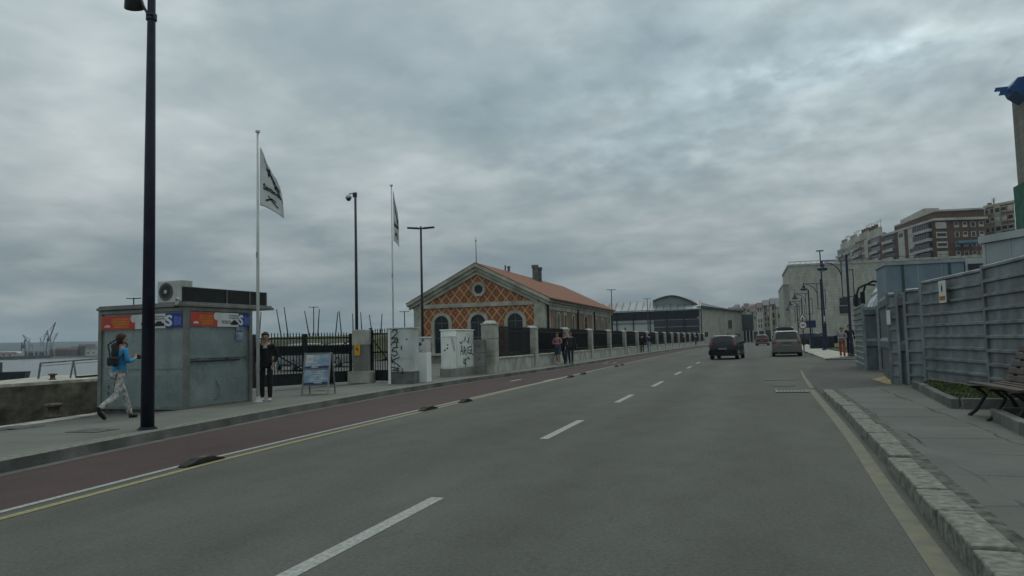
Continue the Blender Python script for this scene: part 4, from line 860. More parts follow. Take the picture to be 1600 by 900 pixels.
# dwarf wall, stone pillars and railings, one bay every seven metres
FX = lambda y: -10.2 + (bend(y)*1.05)
PY = [29.05+7*i for i in range(17)]
SHARED_P = 'stone fence pillar with flat cap, %s along the railing from the graffiti cabinets'
def pillar(x, y, w, h, label, tall=False):
    t = thing('stone_pillar', label, 'pillar', (x, y, .12), 0, 'stone pillars of the kerbside railing')
    MB().b2(-w/2, w/2, -w/2, w/2, 0, h*.33).b2(-w/2+.004, w/2-.004, -w/2+.004, w/2-.004, h*.336, h*.66).b2(-w/2, w/2, -w/2, w/2, h*.666, h*.93).build('shaft', MATS['stone'], t, bevel=.012)
    MB().prism([(-w/2-.03, -w/2-.03, h*.935), (w/2+.03, -w/2-.03, h*.935), (w/2+.03, w/2+.03, h*.935), (-w/2-.03, w/2+.03, h*.935)], (0, 0, .05)).lathe([(w*.62, h*.935+.05), (w*.35, h+.03)], n=4).build('cap', MATS['stone'], t, bevel=.01)
def rail_bay(y0, y1, label):
    a, c = Vector((FX(y0), y0, .12)), Vector((FX(y1), y1, .12)); d = c-a; L_ = d.length
    t = thing('iron_railing', label, 'railing', a, math.atan2(d.y, d.x), 'black iron railing bays along the kerb')
    n = int(L_/.115); b = MB()
    for k in range(1, n): x = L_*k/n; b.b2(x-.013, x+.013, -.013, .013, .66, 1.86); b.lathe([(.010, 1.86), (.024, 1.90), (.002, 2.0)], (x, 0, 0), 5)
    b.build('bars', MATS['black_iron'], t)
    MB().b2(.02, L_-.02, -.02, .02, .80, .84).b2(.02, L_-.02, -.02, .02, 1.72, 1.76).build('rail', MATS['black_iron'], t)
    MB().b2(.02, L_-.02, .03, .036, .84, 1.72).build('backing_sheet', MATS['black_iron'], t) if y0 > 34 else None
    w = thing('dwarf_wall', label.replace('black iron railing bay', 'low pale stone wall under the railing'), 'low wall', a, math.atan2(d.y, d.x), 'low stone walls under the railing')
    MB().b2(0, L_, -.17, .17, 0, .56).build('wall', MATS['stone'], w, bevel=.01); MB().b2(0, L_, -.20, .20, .562, .62).build('coping', MATS['coping'], w, bevel=.01)
for i, y in enumerate(PY):
    if i == 0: pillar(-9.98, y, .56, 2.12, 'big stone end pillar of the railing beside the meter box')
    else: pillar(FX(y), y, .52, 2.02, SHARED_P % ordw[i])
    if i < len(PY)-1:
        w = .33 if i == 0 else .26
        rail_bay(y+w, PY[i+1]-.26, 'black iron railing bay, %s from the graffiti cabinets' % ordw[i])
t = thing('signpost', 'dark iron post with a short cross arm before the railing', 'post', (-9.95, 64.5, .14))
MB().lathe([(.16, 0), (.16, .05), (.12, .1), (.12, .75), (.06, .85), (.05, 2.1), (.07, 2.15), (.02, 2.3)], n=10).build('post', MATS['dark_metal'], t, smooth=False); MB().b2(-.34, .34, -.02, .02, 1.72, 1.80).build('cross_arm', MATS['dark_metal'], t)

# A-board
t = thing('sandwich_board', 'folding pavement board with blue and white posters in front of the gate', 'sign', (-10.72, 17.4, .14), R(12))
fpz = MB(); fr_ = MB()
def ab(x, z, o=0): k = z/1.08; return (x, -.30+.26*k-o, z)
for a, c in (((-.34, .0), (-.34, 1.08)), ((.34, 0), (.34, 1.08)), ((-.34, .24), (.34, .24)), ((-.34, 1.06), (.34, 1.06)), ((-.34, .66), (.34, .66))): fr_.bar(ab(*a), ab(*c), .035, .03)
fr_.build('frame', MATS['alu'], t); bf = MB()
for a, c in (((-.34, 0), (-.34, 1.06)), ((.34, 0), (.34, 1.06)), ((-.34, .24), (.34, .24)), ((-.34, 1.04), (.34, 1.04))): bf.bar((a[0], .30-.26*a[1]/1.08, a[1]), (c[0], .30-.26*c[1]/1.08, c[1]), .035, .03)
bf.build('frame', MATS['alu'], t); MB().face(*[(x, .30-.26*z/1.08+.006, z) for x, z in ((-.32, .25), (.32, .25), (.32, 1.04), (-.32, 1.04))]).build('back_panel', MATS['dark_metal'], t, norm=False, thick=.006)
for z0, z1 in ((.26, .645), (.675, 1.045)):
    p_ = MB(); p_.face(*[ab(x, z, .004) for x, z in ((-.32, z0), (.32, z0), (.32, z1), (-.32, z1))]); po = p_.build('poster', M('poster_sheet', (.42, .50, .56), .4, .3, 5, c2=(.16, .24, .36)), t, norm=False)
    q_ = MB(); rnd = random.Random(int(z0*100))
    for k in range(9):
        x, z = rnd.uniform(-.3, .12), rnd.uniform(z0+.02, z1-.06); w = rnd.uniform(.06, .18); q_.face(*[ab(a, c, .008) for a, c in ((x, z), (x+w, z), (x+w, z+.022), (x, z+.022))])
    q_.face(*[ab(a, c, .008) for a, c in ((-.3, z1-.24), (-.1, z1-.24), (-.1, z1-.02), (-.3, z1-.02))]) if z0 > .5 else None
    q_.build('lettering', MATS['pale_ink'], po, norm=False)
    q_ = MB(); q_.face(*[ab(a, c, .007) for a, c in ((-.32, z0), (.32, z0), (.32, z0+.07), (-.32, z0+.05))]); q_.build('dark_band', M('poster_navy', (.03, .06, .14), .4, .2, 6), po, norm=False)

# ================================================================== BRICK BUILDING
lattice_brick('lattice_brick')
M('facade_stone', (.385, .375, .31), .85, .2, 1.2, grime=.42); M('plinth_stone', (.27, .25, .20), .9, .25, 1, grime=.5); tile_roof('clay_roof', (.195, .064, .022), 'y')
B = thing('brick_building', 'gabled brick building with diamond patterned walls and red tiled roof', 'building', (-13.4, 50.8, .1))
BW, BL, EZ, RZ_ = 9.85, 26.6, 4.15, 6.95        # local x runs from -BW (left) to 0, y along the side
cx_ = -BW/2
def arch(cx, w, z0, zs, n=12): return [(cx+w/2, z0)] + [(cx+w/2*math.cos(a), zs+w/2*math.sin(a)) for a in [math.pi*k/n for k in range(n+1)]] + [(cx-w/2, z0)]
wl = MB(); wl.prism([(-BW, .0, 0), (0, .0, 0), (0, .0, EZ), (cx_, .0, RZ_-.55), (-BW, .0, EZ)], (0, .3, 0))
wl.b2(-.3, 0, .3, BL, 0, EZ).b2(-BW, -BW+.3, .3, BL, 0, EZ).b2(-BW+.3, -.3, BL-.3, BL, 0, EZ); wl.build('wall', MATS['lattice_brick'], B)
sv = MB().b2(.002, .05, .9, BL-.3, .4, EZ-.55); sv.build('side_wall', coursed('side_brick', (.30, .18, .115), .14, .3, .02, .25, .2), B)
MB().b2(-BW-.06, .06, -.06, -.002, -.1, .62).b2(.002, .07, 0, BL, -.1, .62).build('plinth', MATS['plinth_stone'], B, bevel=.015)
for x0, x1 in ((-BW-.05, -BW+.55), (-.75, .05)): MB().b2(x0, x1, -.07, .5, .62, EZ-.05).build('pilaster', MATS['facade_stone'], B, bevel=.01)
for y0, y1 in ((.5, 1.3), (10.3, 10.9), (16.5, 17.1), (25.8, 26.6)): MB().b2(.003, .09, y0, y1, .62, EZ-.3).build('pilaster', MATS['facade_stone'], B, bevel=.01)
MB().b2(-BW+.55, -.75, -.08, -.003, EZ-.28, EZ+.02).b2(.052, .10, 1.3, BL-.8, EZ-.62, EZ-.3).build('string_course', MATS['facade_stone'], B, bevel=.01)
# raking cornice of the gable, eaves cornice along the sides
rk = MB(); sl = (RZ_-EZ-.1)/(BW/2+.45)
for s_ in (-1, 1):
    def rp(dx, dz): return (cx_+s_*dx, 0, RZ_+.05-dx*sl+dz)
    D = BW/2+.45
    rk.prism([(p[0], -.42, p[2]) for p in (rp(0, -.03), rp(D, -.03), rp(D, -.26), rp(0, -.26))], (0, .44, 0)); rk.prism([(p[0], -.26, p[2]) for p in (rp(0, -.262), rp(D-.1, -.262), rp(D-.1, -.52), rp(0, -.52))], (0, .28, 0)); rk.prism([(p[0], -.12, p[2]) for p in (rp(0, -.522), rp(D-.9, -.522), rp(D-.9, -.80), rp(0, -.80))], (0, .13, 0))
rk.build('gable_cornice', MATS['facade_stone'], B)
ec = MB()
for s_, x in ((1, 0), (-1, -BW)): 
    for o, z0, z1 in ((.16, EZ-.30, EZ-.1), (.30, EZ-.098, EZ+.08), (.44, EZ+.082, EZ+.20)): ec.b2(x, x+s_*o, .02, BL+.2, z0, z1)
ec.build('eaves_cornice', MATS['facade_stone'], B)
rf = MB()
for s_ in (-1, 1):
    D = BW/2+.52; rf.prism([(cx_, -.40, RZ_+.09), (cx_+s_*D, -.40, RZ_+.09-D*sl), (cx_+s_*D, -.40, RZ_+.01-D*sl), (cx_, -.40, RZ_+.01)], (0, BL+.7, 0))
rfo = rf.build('roof', MATS['clay_roof'], B)
for (x, y, r, h) in ((-4.35, 13.6, .25, 1.12), (-4.25, 14.6, .23, 1.0)):
    ch = MB(); ch.lathe([(r, RZ_-.3), (r, RZ_+h-.28), (r*1.25, RZ_+h-.26), (r*1.28, RZ_+h), (r*.9, RZ_+h+.02)], (x, y, 0), 14); ch.build('chimney', MATS['cabinet_base'], rfo)
MB().lathe([(.12, RZ_), (.1, RZ_+.3), (.2, RZ_+.33), (.05, RZ_+.45)], (-4.6, 6.6, 0), 10).bar((-4.6, 5.7, RZ_), (-4.6, 5.7, RZ_+.42), .1, .1).build('roof_vent', MATS['cabinet_base'], rfo)
MB().tube([(cx_, -.1, RZ_), (cx_, -.1, RZ_+1.7), (cx_, -.1, RZ_+2.0)], [.035, .02, .006], 6).lathe([(.05, RZ_+1.6), (.05, RZ_+1.7)], (cx_, -.1, 0), 8).build('lightning_rod', MATS['dark_metal'], B)
def arched_window(t, cx, w, z0, zs, face, fw=.2, name='window'):
    def F(x, z, o): return (x, -o, z) if face == 'front' else (o, x, z)
    outer, inner = arch(cx, w+2*fw, z0, zs), arch(cx, w, z0, zs); f = MB(); n = len(outer)
    base_o = .055 if face == 'side' else .003
    for i in range(n-1):
        A_, B_, C_, D_ = outer[i], outer[i+1], inner[i+1], inner[i]; lo, hi = base_o, base_o+.13
        f.face(F(*A_, hi), F(*B_, hi), F(*C_, hi), F(*D_, hi)); f.face(F(*A_, lo), F(*B_, lo), F(*B_, hi), F(*A_, hi)); f.face(F(*D_, hi), F(*C_, hi), F(*C_, lo), F(*D_, lo))
    wo = f.build(name, MATS['facade_stone'], t)
    p = MB(); p.face(*[F(x, z, base_o+.012) for x, z in inner]); p.build('pane', MATS['window_dark'], wo)
    s_ = MB(); v0, v1 = F(cx-w/2-fw-.06, z0-.18, base_o), F(cx+w/2+fw+.06, z0, base_o+.2); s_.b2(v0[0], v1[0], v0[1], v1[1], v0[2], v1[2]); s_.build('sill', MATS['facade_stone'], wo, bevel=.01)
    m_ = MB()
    for x in (cx-.02, cx-w/2+.02, cx+w/2-.06): a_, c_ = F(x, z0, base_o+.015), F(x+.04, zs+(w*.45 if abs(x-cx) < .1 else 0), base_o+.04); m_.b2(a_[0], c_[0], a_[1], c_[1], a_[2], c_[2])
    for z in (zs, z0+(zs-z0)*.5): a_, c_ = F(cx-w/2+.04, z, base_o+.015), F(cx+w/2-.04, z+.05, base_o+.045); m_.b2(a_[0], c_[0], a_[1], c_[1], a_[2], c_[2])
    m_.build('frame', M('window_frame', (.10, .12, .12), .5, .1, 3), wo)
for px in (691, 748, 806): arched_window(B, at(px, 520, 50.8).x+13.4, 1.12, .62, 2.75, 'front', .24)
for y, w in ((3.4, .62), (5.6, .62), (8.4, .66), (13.3, 1.3), (18.2, .62), (21.3, .62), (24.2, .62)): arched_window(B, y, w, 1.2 if w < 1 else .65, 3.0 if w < 1 else 2.75, 'side', .16)
oc = MB(); oz = 5.12; ocx = cx_+.12
for i in range(8):
    a, c = math.pi*2*i/8+.39, math.pi*2*(i+1)/8+.39
    for r0, r1, h in ((.33, .55, .12), ):
        q_ = [(ocx+r*math.cos(g_), -h, oz+r*math.sin(g_)) for r, g_ in ((r0, a), (r1, a), (r1, c), (r0, c))]; oc.prism(q_, (0, h-.003, 0))
oo = oc.build('oculus', MATS['facade_stone'], B); MB().face(*[(ocx+.34*math.cos(k*.785+.39), -.02, oz+.34*math.sin(k*.785+.39)) for k in range(8)]).build('pane', MATS['window_dark'], oo)
for y in (.45, 10.25, 17.2, 26.45): MB().tube([(.15, y, .1), (.15, y, EZ-.3)], .07, 8).build('downpipe', MATS['black_iron'], B)

# ================================================================== GLASS HALL
Hh = thing('glass_hall', 'long glass fronted hall with vaulted grey roof and pale stone end wall', 'building', (0, 0, 0))
a0, a1, a2, = Vector((-38, 165, 0)), Vector((-9.6, 165, 0)), Vector((-1.2, 196, 0)); HT = 7.6
M('zinc', (.20, .225, .225), .5, .12, .3, metal=.2); M('zinc_dark', (.045, .058, .062), .5, .15, .3)
hall_stone = coursed('hall_stone', (.40, .40, .34), .8, 2.2, .03, .06, .10)
MB().prism([a1+Vector((.02, 0, 0)), a2, a2+Vector((0, 0, HT-.1)), a1+Vector((.02, 0, HT+.1))], (-.5, .3, 0)).build('end_wall', hall_stone, Hh)
MB().b2(-38, -9.7, 165.3, 190, 0, HT-.2).build('core', MATS['window_dark'], Hh)
gz = MB(); gz.b2(-38, -19.2, 165.0, 165.12, .0, 5.5); gz.build('lower_panel', M('hall_panel', (.42, .44, .42), .6, .06, .3), Hh)
MB().b2(-19.1, -9.7, 165.0, 165.12, 0, 5.4).build('glazing', MATS['window_mid'], Hh); MB().b2(-38, -9.7, 164.95, 165.1, 5.95, HT-.25).build('clerestory', MATS['window_dark'], Hh); MB().b2(-38, -19.2, 164.94, 164.99, 4.6, 5.1).build('spandrel', MATS['zinc'], Hh)
for k in range(9): x = -38+3.6*k; MB().b2(x-.1, x+.1, 164.7, 164.93, 0, HT-.2).build('mullion', MATS['dark_metal'], Hh)
for z in (5.42, 3.9, 2.6): MB().b2(-19.1 if z < 5 else -38, -9.8, 164.935, 164.99, z-.06, z+.06).build('transom', MATS['alu'], Hh)
MB().prism([(-38.5, 163.6, HT-.2), (-38.5, 168, HT+2.0), (-38.5, 168.3, HT+2.0), (-38.5, 163.6, HT-.0)], (29.3, 0, 0)).build('roof_slope', MATS['zinc'], Hh)
seam = MB()
for k in range(20): x = -38+1.5*k; seam.bar((x, 163.6, HT+.05), (x, 168, HT+2.1), .08, .1)
seam.build('roof_seam', MATS['zinc_dark'], Hh)
vt = [(-19.4 + 9.9*u, 9.75 + 1.0*math.sin(min(1, u/.42)*math.pi/2) if u < .42 else 10.75 - 2.45*((u-.42)/.58)**1.6) for u in [k/14 for k in range(15)]]
vf = [(-9.5, 166, HT-.1), (-19.4, 166, HT-.1)]
MB().prism([(x, 166, z-.10) for x, z in vt] + vf, (0, 1.2, 0)).build('vault_front', MATS['zinc'], Hh)
vr = MB()
for (x0, z0), (x1, z1) in zip(vt, vt[1:]):
    e0, e1 = ((x0+19.4)/9.9, (x1+19.4)/9.9); b0, b1 = Vector((x0+8.2, 196, HT+.2+.12*(z0-HT))), Vector((x1+8.2, 196, HT+.2+.12*(z1-HT)))
    vr.face((x0, 165.6, z0), (x1, 165.6, z1), tuple(b1), tuple(b0))
vr.build('vault', MATS['zinc_dark'], Hh, thick=.3, norm=False)
ev = MB(); ev.prism([a1+Vector((.3, -1, HT+.12)), a2+Vector((.5, 0, HT-.08)), a2+Vector((.5, 0, HT+.22)), a1+Vector((.3, -1, HT+.45))], (-.8, .3, 0)); ev.build('eave', MATS['zinc_dark'], Hh)
dn_ = (a2-a1).normalized(); nn_ = Vector((dn_.y, -dn_.x, 0))
def onwall(mb, s0, s1, z0, z1, o=.05): mb.face(*[tuple(a1+dn_*s+nn_*o+Vector((0, 0, z))) for s, z in ((s0, z0), (s1, z0), (s1, z1), (s0, z1))])
for s0, s1, z0, z1 in ((20.5, 23.5, 3.4, 5.4), (3, 5.2, 1.6, 2.6), (18.6, 20.6, .9, 2.2), (21.2, 22.4, .9, 2.2), (25.5, 27.5, .9, 2.2), (28, 29.6, .9, 2.2)): w_ = MB(); onwall(w_, s0, s1, z0, z1); w_.build('window', MATS['window_dark'], Hh)
MB().b2(-1.3, 1.5, 197, 214, 2.9, 6.9).build('rear_block', MATS['zinc_dark'], Hh)
for k in range(4): MB().b2(-1.2+.8*k, -.95+.8*k, 197, 197.3, 0, 2.9).build('column', MATS['hall_panel'], Hh)
MB().b2(-1.3, 1.5, 205, 206, 0, 2.88).build('rear_wall', MATS['zinc_dark'], Hh)
# ================================================================== RIGHT SIDE: hoarding, bench, cabins, coach
def steel(name, c):
    m = M(name, c, .50, .20, 2.2, metal=.35, grime=.6, bump=.12, bscale=3); N, L, b = nodes_of(m)
    lk = b.inputs['Base Color'].links[0].from_socket; tc = N.new('ShaderNodeTexCoord')
    n = N.new('ShaderNodeTexNoise'); n.inputs['Scale'].default_value = 3.2; n.inputs['Detail'].default_value = 10; n.inputs['Roughness'].default_value = .78; L.new(tc.outputs['Object'], n.inputs['Vector'])
    r = N.new('ShaderNodeValToRGB'); r.color_ramp.elements[0].position = .60; r.color_ramp.elements[1].position = .72; L.new(n.outputs[0], r.inputs[0])
    f = mathn(N, L, 'MULTIPLY', r.outputs[0], .45); x = N.new('ShaderNodeMix'); x.data_type = 'RGBA'; L.new(f, x.inputs[0]); L.new(lk, x.inputs['A']); x.inputs['B'].default_value = (.30, .31, .30, 1)
    n2 = N.new('ShaderNodeTexNoise'); n2.inputs['Scale'].default_value = 1.1; n2.inputs['Detail'].default_value = 9; n2.inputs['Roughness'].default_value = .75
    mp = N.new('ShaderNodeMapping'); mp.inputs['Scale'].default_value = (2.2, 2.2, .35); mp.inputs['Location'].default_value = (5, 2, 1); L.new(tc.outputs['Object'], mp.inputs[0]); L.new(mp.outputs[0], n2.inputs['Vector'])
    r2 = N.new('ShaderNodeValToRGB'); r2.color_ramp.elements[0].position = .62; r2.color_ramp.elements[1].position = .74; L.new(n2.outputs[0], r2.inputs[0])
    x2 = N.new('ShaderNodeMix'); x2.data_type = 'RGBA'; L.new(mathn(N, L, 'MULTIPLY', r2.outputs[0], .4), x2.inputs[0]); L.new(x.outputs['Result'], x2.inputs['A']); x2.inputs['B'].default_value = (.09, .075, .06, 1)
    L.new(x2.outputs['Result'], b.inputs['Base Color']); return m
steel('hoarding_steel', (.225, .252, .262)); steel('hoarding_post', (.235, .26, .265)); steel('hoarding_dark', (.105, .125, .135))
def hoarding(p0, p1, z0, z1, label, mat='hoarding_steel', ribs=8, group='grey steel hoarding panels', post=True):
    a, c = Vector((*p0, 0)), Vector((*p1, 0)); d = c-a; L_ = d.length
    t = thing('hoarding_panel', label, 'hoarding', (p0[0], p0[1], 0), math.atan2(d.y, d.x), group)
    prof = []; n = ribs; hh = (z1-z0)/n            # trapezoid ribs run along the panel
    for k in range(n):
        b_ = z0+hh*k; prof += [(0, b_), (0, b_+hh*.72), (.055, b_+hh*.76), (.055, b_+hh*.92), (0, b_+hh)]
    s = MB()
    for (o0, za), (o1, zb) in zip(prof, prof[1:]):
        if abs(za-zb) < 1e-6 and abs(o0-o1) < 1e-6: continue
        s.face((.03, -o0, za), (L_-.03, -o0, za), (L_-.03, -o1, zb), (.03, -o1, zb))
    s.build('sheet', MATS[mat], t, norm=False, thick=-.003)
    MB().b2(.03, L_-.03, .004, .03, z1-.04, z1+.01).build('top_channel', MATS['hoarding_post'], t)
    if post: MB().b2(L_-.045, L_+.045, -.06, .05, max(.1, z0-.15), z1+.05).build('post', MATS['hoarding_post'], t, bevel=.006)
    return t
hp = [(3.46, 20.95), (3.62, 20.72), (3.74, 20.58), (4.0, 20.06)]
hoarding((3.44, 20.98), (3.60, 20.74), .06, 2.36, 'narrow hoarding strip at the gate opening with white notice', ribs=8)
hoarding((3.61, 20.73), (3.74, 20.53), .06, 2.30, 'narrow flat dark hoarding strip between two ribbed strips', 'hoarding_dark', 2)
hoarding((3.75, 20.51), (4.02, 20.10), .08, 2.42, 'short ribbed hoarding strip left of the wide panels', ribs=8)
hoarding((4.02, 20.06), (4.395, 16.5), .28, 2.56, 'wide ribbed hoarding panel carrying the yellow warning sign', ribs=9)
hoarding((4.395, 16.48), (4.56, 13.6), .22, 2.60, 'ribbed hoarding panel behind the wooden bench', ribs=9)
hoarding((4.56, 13.58), (4.62, 9.6), .2, 2.60, 'nearest ribbed hoarding panel at the edge of the view', ribs=9)
t = hoarding((3.78, 24.6), (3.44, 21.05), .12, 2.34, 'hoarding gate leaf standing open beside the driveway', 'hoarding_dark', 2)
for x in (.1, .3): MB().b2(x, x+.04, -.03, .02, .0, .115).build('foot', MATS['hoarding_post'], t)
hoarding((4.22, 33.9), (3.98, 29.5), .06, 2.38, 'far ribbed hoarding panel facing the road across the driveway', ribs=11)
hoarding((3.98, 29.45), (4.42, 29.45), .06, 2.30, 'flat dark hoarding strip at the far corner across the driveway', 'hoarding_dark', 2)
hoarding((4.43, 29.45), (7.4, 29.45), .1, 2.36, 'far ribbed hoarding panel running back from the driveway', 'hoarding_dark', ribs=9)
hoarding((7.45, 29.4), (7.6, 21.5), .1, 2.36, 'inner hoarding panel enclosing the building site', 'hoarding_dark', ribs=9)
t = thing('trestle', 'small dark steel stand leaning in front of the far hoarding', 'stand', (4.75, 28.9, .06)); MB().tube([(0, 0, 0), (0, 0, .95), (.5, 0, .95), (.5, 0, 0)], .025, 6).tube([(0, 0, .5), (.5, 0, .5)], .02, 6).build('frame', MATS['dark_metal'], t)
t = thing('warning_sign', 'white warning sign with black symbol and yellow strip on the hoarding', 'sign', (4.135, 18.36, 2.22), math.atan2(-3.5, .375))
sp = MB().b2(-.20, .20, -.075, -.06, -.24, .24).build('plate', M('sign_white', (.60, .62, .57), .5, .06, 2), t); MB().b2(-.17, .17, -.079, -.077, -.19, -.09).build('yellow_strip', MATS['yellow_sign'], sp)
sy = MB(); sy.face(*[(.075*x, -.08, .07+.09*z) for x, z in ((0, 1.3), (.55, .2), (.5, -.6), (0, -1), (-.5, -.6), (-.55, .2))]); sy.build('flame_symbol', MATS['black_ink'], sp, norm=False)
ly = MB(); 
for k, z in enumerate((-.12, -.16)):
    x = -.15
    while x < .14: w = random.uniform(.02, .05); ly.face((x, -.082, z-.012), (x+w, -.082, z-.012), (x+w, -.082, z+.012), (x, -.082, z+.012)); x += w+.015
ly.build('lettering', MATS['black_ink'], sp, norm=False)
t = thing('notice', 'small white notice fixed beside the hoarding gate', 'notice', (3.43, 20.92, 1.75), math.atan2(-.24, .16)); MB().b2(-.05, .07, -.06, -.05, -.18, .18).build('sheet', MATS['sign_white'], t)
o = MB().prism([(3.34, 21.5, .03), (3.80, 21.5, .03), (3.80, 21.5, .13), (3.72, 21.5, .13)], (.0, 2.6, 0)).build('kerb_ramp', M('yellow_ramp', (.25, .19, .05), .7, .3, 4), bevel=.01); tag(o, 'worn yellow kerb ramp at the hoarding gate', 'ramp')
# bench: seat front faces the road (-x)
t = thing('park_bench', 'weathered brown slatted bench with iron legs in the bed gap', 'bench', (3.52, 11.85, .125), R(2))
M('bench_wood', (.085, .064, .052), .8, .3, 5, .3, 40, c2=(.045, .034, .028))
sl_ = MB()
for k in range(5): x = -.40+.105*k; sl_.b2(x, x+.085, -1.0, 1.0, .425+.012*abs(k-2), .46+.012*abs(k-2))
sl_.build('seat', MATS['bench_wood'], t, bevel=.006); bs = MB()
for k in range(5): zz = .53+.105*k; xx = .12+.052*k; bs.bar((xx, -1.0, zz), (xx, 1.0, zz), .035, .085, (.4, 0, 1))
bs.build('backrest', MATS['bench_wood'], t, bevel=.006)
for y in (-.78, .0, .78):
    MB().tube([(-.46, y, 0), (-.36, y, .08), (-.22, y, .30), (-.34, y, .41)], .028, 8).tube([(.22, y, 0), (.10, y, .25), (-.05, y, .40), (.10, y, .44), (.38, y, 1.02)], .028, 8).bar((-.42, y, .415), (.12, y, .415), .05, .03).build('leg', MATS['black_iron'], t)
# container, site cabins and coach beyond the hoarding
M('container_blue', (.155, .215, .25), .55, .10, 1, grime=.25); M('cabin_white', (.40, .43, .43), .5, .08, 1, grime=.35); M('cabin_grey', (.27, .31, .335), .5, .1, 1, grime=.3); M('green_strip', (.035, .07, .075), .5, .1, 2)
t = thing('site_container', 'long blue grey site container behind the hoarding beside the coach', 'container', (5.83, 36, 0))
MB().b2(0, 3.02, 0, 2.4, 1.6, 4.28).build('body', MATS['container_blue'], t); MB().b2(-.06, 3.08, -.06, 2.46, 4.284, 4.42).b2(0, 3.02, .02, 2.4, .1, 1.59).build('roof_rail', MATS['cabin_grey'], t)
for x in (.62, 2.42): MB().b2(x, x+.11, -.02, -.002, 1.6, 4.28).build('joint_cover', MATS['green_strip'], t)
for x in (1.25, 2.15): MB().b2(x, x+.03, -.01, -.002, 1.6, 4.28).build('seam', MATS['cabin_grey'], t)
MB().b2(0, .61, -.012, -.002, 3.02, 3.05).build('seam', MATS['cabin_grey'], t)
t = thing('site_cabin', 'white site cabin with a long dark window behind the hoarding', 'cabin', (8.95, 36.2, 0))
MB().b2(0, 3.0, 0, 2.4, 0, 4.45).build('body', MATS['cabin_white'], t); w_ = MB().b2(.1, 2.4, -.03, -.002, 3.9, 4.2).build('window', MATS['window_dark'], t)
t = thing('site_cabin', 'pale grey gabled site cabin rising over the nearest hoarding', 'cabin', (6.38, 23.9, 0), R(-63))
M('cabin_pale', (.33, .37, .385), .5, .08, 1, grime=.3)
cb_ = MB(); cb_.b2(0, 4.6, 0, 2.5, 2.0, 3.78); cb_.build('body', MATS['cabin_pale'], t); MB().b2(0, 4.6, .02, 2.5, .1, 1.99).build('lower_body', MATS['cabin_grey'], t)
MB().b2(-.08, 4.68, -.08, 2.58, 3.784, 3.98).build('roof_rail', MATS['cabin_white'], t); MB().b2(-.02, .08, -.02, .08, 2.0, 3.78).build('corner_post', MATS['cabin_white'], t)
for x in (.9, 1.9): MB().b2(x, x+.04, -.012, -.002, 2, 3.78).build('joint_cover', MATS['cabin_white'], t)
t = thing('coach', 'white coach with drooping black mirrors waiting behind the far hoarding', 'coach', (5.15, 38.6, 0))
bd = MB(); bd.prism([(.30, 0, .35), (.12, 0, 1.2), (.22, 0, 2.0), (.95, 0, 3.55), (1.5, 0, 3.72), (11.5, 0, 3.72), (11.5, 0, .35)], (0, 2.5, 0)); bd.build('body', M('coach_white', (.52, .55, .55), .35, .05, 1), t, bevel=.12)
ws = MB(); ws.face((.115, .16, 1.25), (.115, 2.34, 1.25), (.21, 2.34, 2.02), (.84, 2.3, 3.36), (.84, .2, 3.36), (.21, .16, 2.02)); ws.build('windscreen', glassy('coach_glass', (.16, .22, .235), .06, 1, .8), t, norm=False)
MB().prism([(1.2, -.006, 1.5), (10.8, -.006, 1.5), (10.8, -.006, 3.0), (1.7, -.006, 3.0)], (0, -.01, 0)).build('side_window', MATS['window_dark'], t)
for y in (.05, 2.3): MB().tube([(1.0, y, 3.74), (.55, y, 3.80), (.22, y, 3.62), (.12, y, 3.30)], .05, 8).build('mirror_arm', MATS['rubber'], t); MB().b2(-.02, .17, y-.14, y+.14, 2.72, 3.34).build('mirror', MATS['rubber'], t, bevel=.06)
wh = MB()
for x in (2.6, 9):
    for y in (.02, 2.48): wh.lathe([(.48, -.14), (.50, 0), (.48, .14)], (x, y, .5), 20, 'y')
wh.build('wheel', MATS['rubber'], t)

# blue street lamps with bell lanterns on scrolled arms
def blue_lamp(loc, label, rz=0.0, H_=5.75):
    t = thing('street_lamp', label, 'street lamp', loc, rz, 'blue street lamps with bell lanterns')
    MB().lathe([(.17, 0), (.17, .06), (.12, .12), (.11, .7), (.085, .8)], n=12).tube([(0, 0, .7), (0, 0, H_-.15)], [.078, .065], 12).lathe([(.066, H_-.15), (.09, H_-.05), (.03, H_+.04)], n=10).build('pole', MATS['blue_metal'], t)
    am = MB().tube([(.05, 0, H_-.35), (-1.38, 0, H_-.30)], .036, 8)
    am.tube([(-.30+0, 0, H_-1.45)] + [(-.30-.85*(1-math.cos(a)), 0, H_-1.35+.95*math.sin(a)) for a in [k*math.pi/20 for k in range(1, 11)]], .03, 8)
    am.tube([(-.30, 0, H_-.33), (-.30, 0, H_-2.45)], .026, 6).tube([(.30, 0, H_-.85), (.30, 0, H_-2.45)], .026, 6).tube([(-.33, 0, H_-2.42), (.33, 0, H_-2.40)], .026, 6).tube([(.0, 0, H_-.88), (.34, 0, H_-.88)], .026, 6)
    am.build('arm', MATS['blue_metal'], t)
    h = MB().lathe([(.03, .0), (.05, -.14), (.11, -.18), (.14, -.34), (.27, -.40), (.29, -.50), (.26, -.52)], (-1.30, 0, H_-.30), 14); ho = h.build('lantern', MATS['blue_metal'], t, smooth=False)
    MB().lathe([(.22, -.535), (.20, -.56), (.08, -.60)], (-1.30, 0, H_-.30), 12).build('lamp_glass', MATS['lamp_glass'], ho)
    return t
lp = [(1329, 46.5, 'nearest blue bell street lamp beside the far hoarding', 5.75), (1286.5, 66, 'second blue bell street lamp standing in the grass strip', 5.75), (1266.5, 81, 'third blue bell street lamp behind the grey car', 5.75), (1255, 98, 'fourth blue bell street lamp along the grass strip', 5.75), (1247.5, 116, 'farthest blue bell street lamp before the stone block', 5.75)]
for px, Y, lab, h in lp:
    p = at(px, 520, Y); blue_lamp((p.x, Y, .13), lab, 0.0, h)
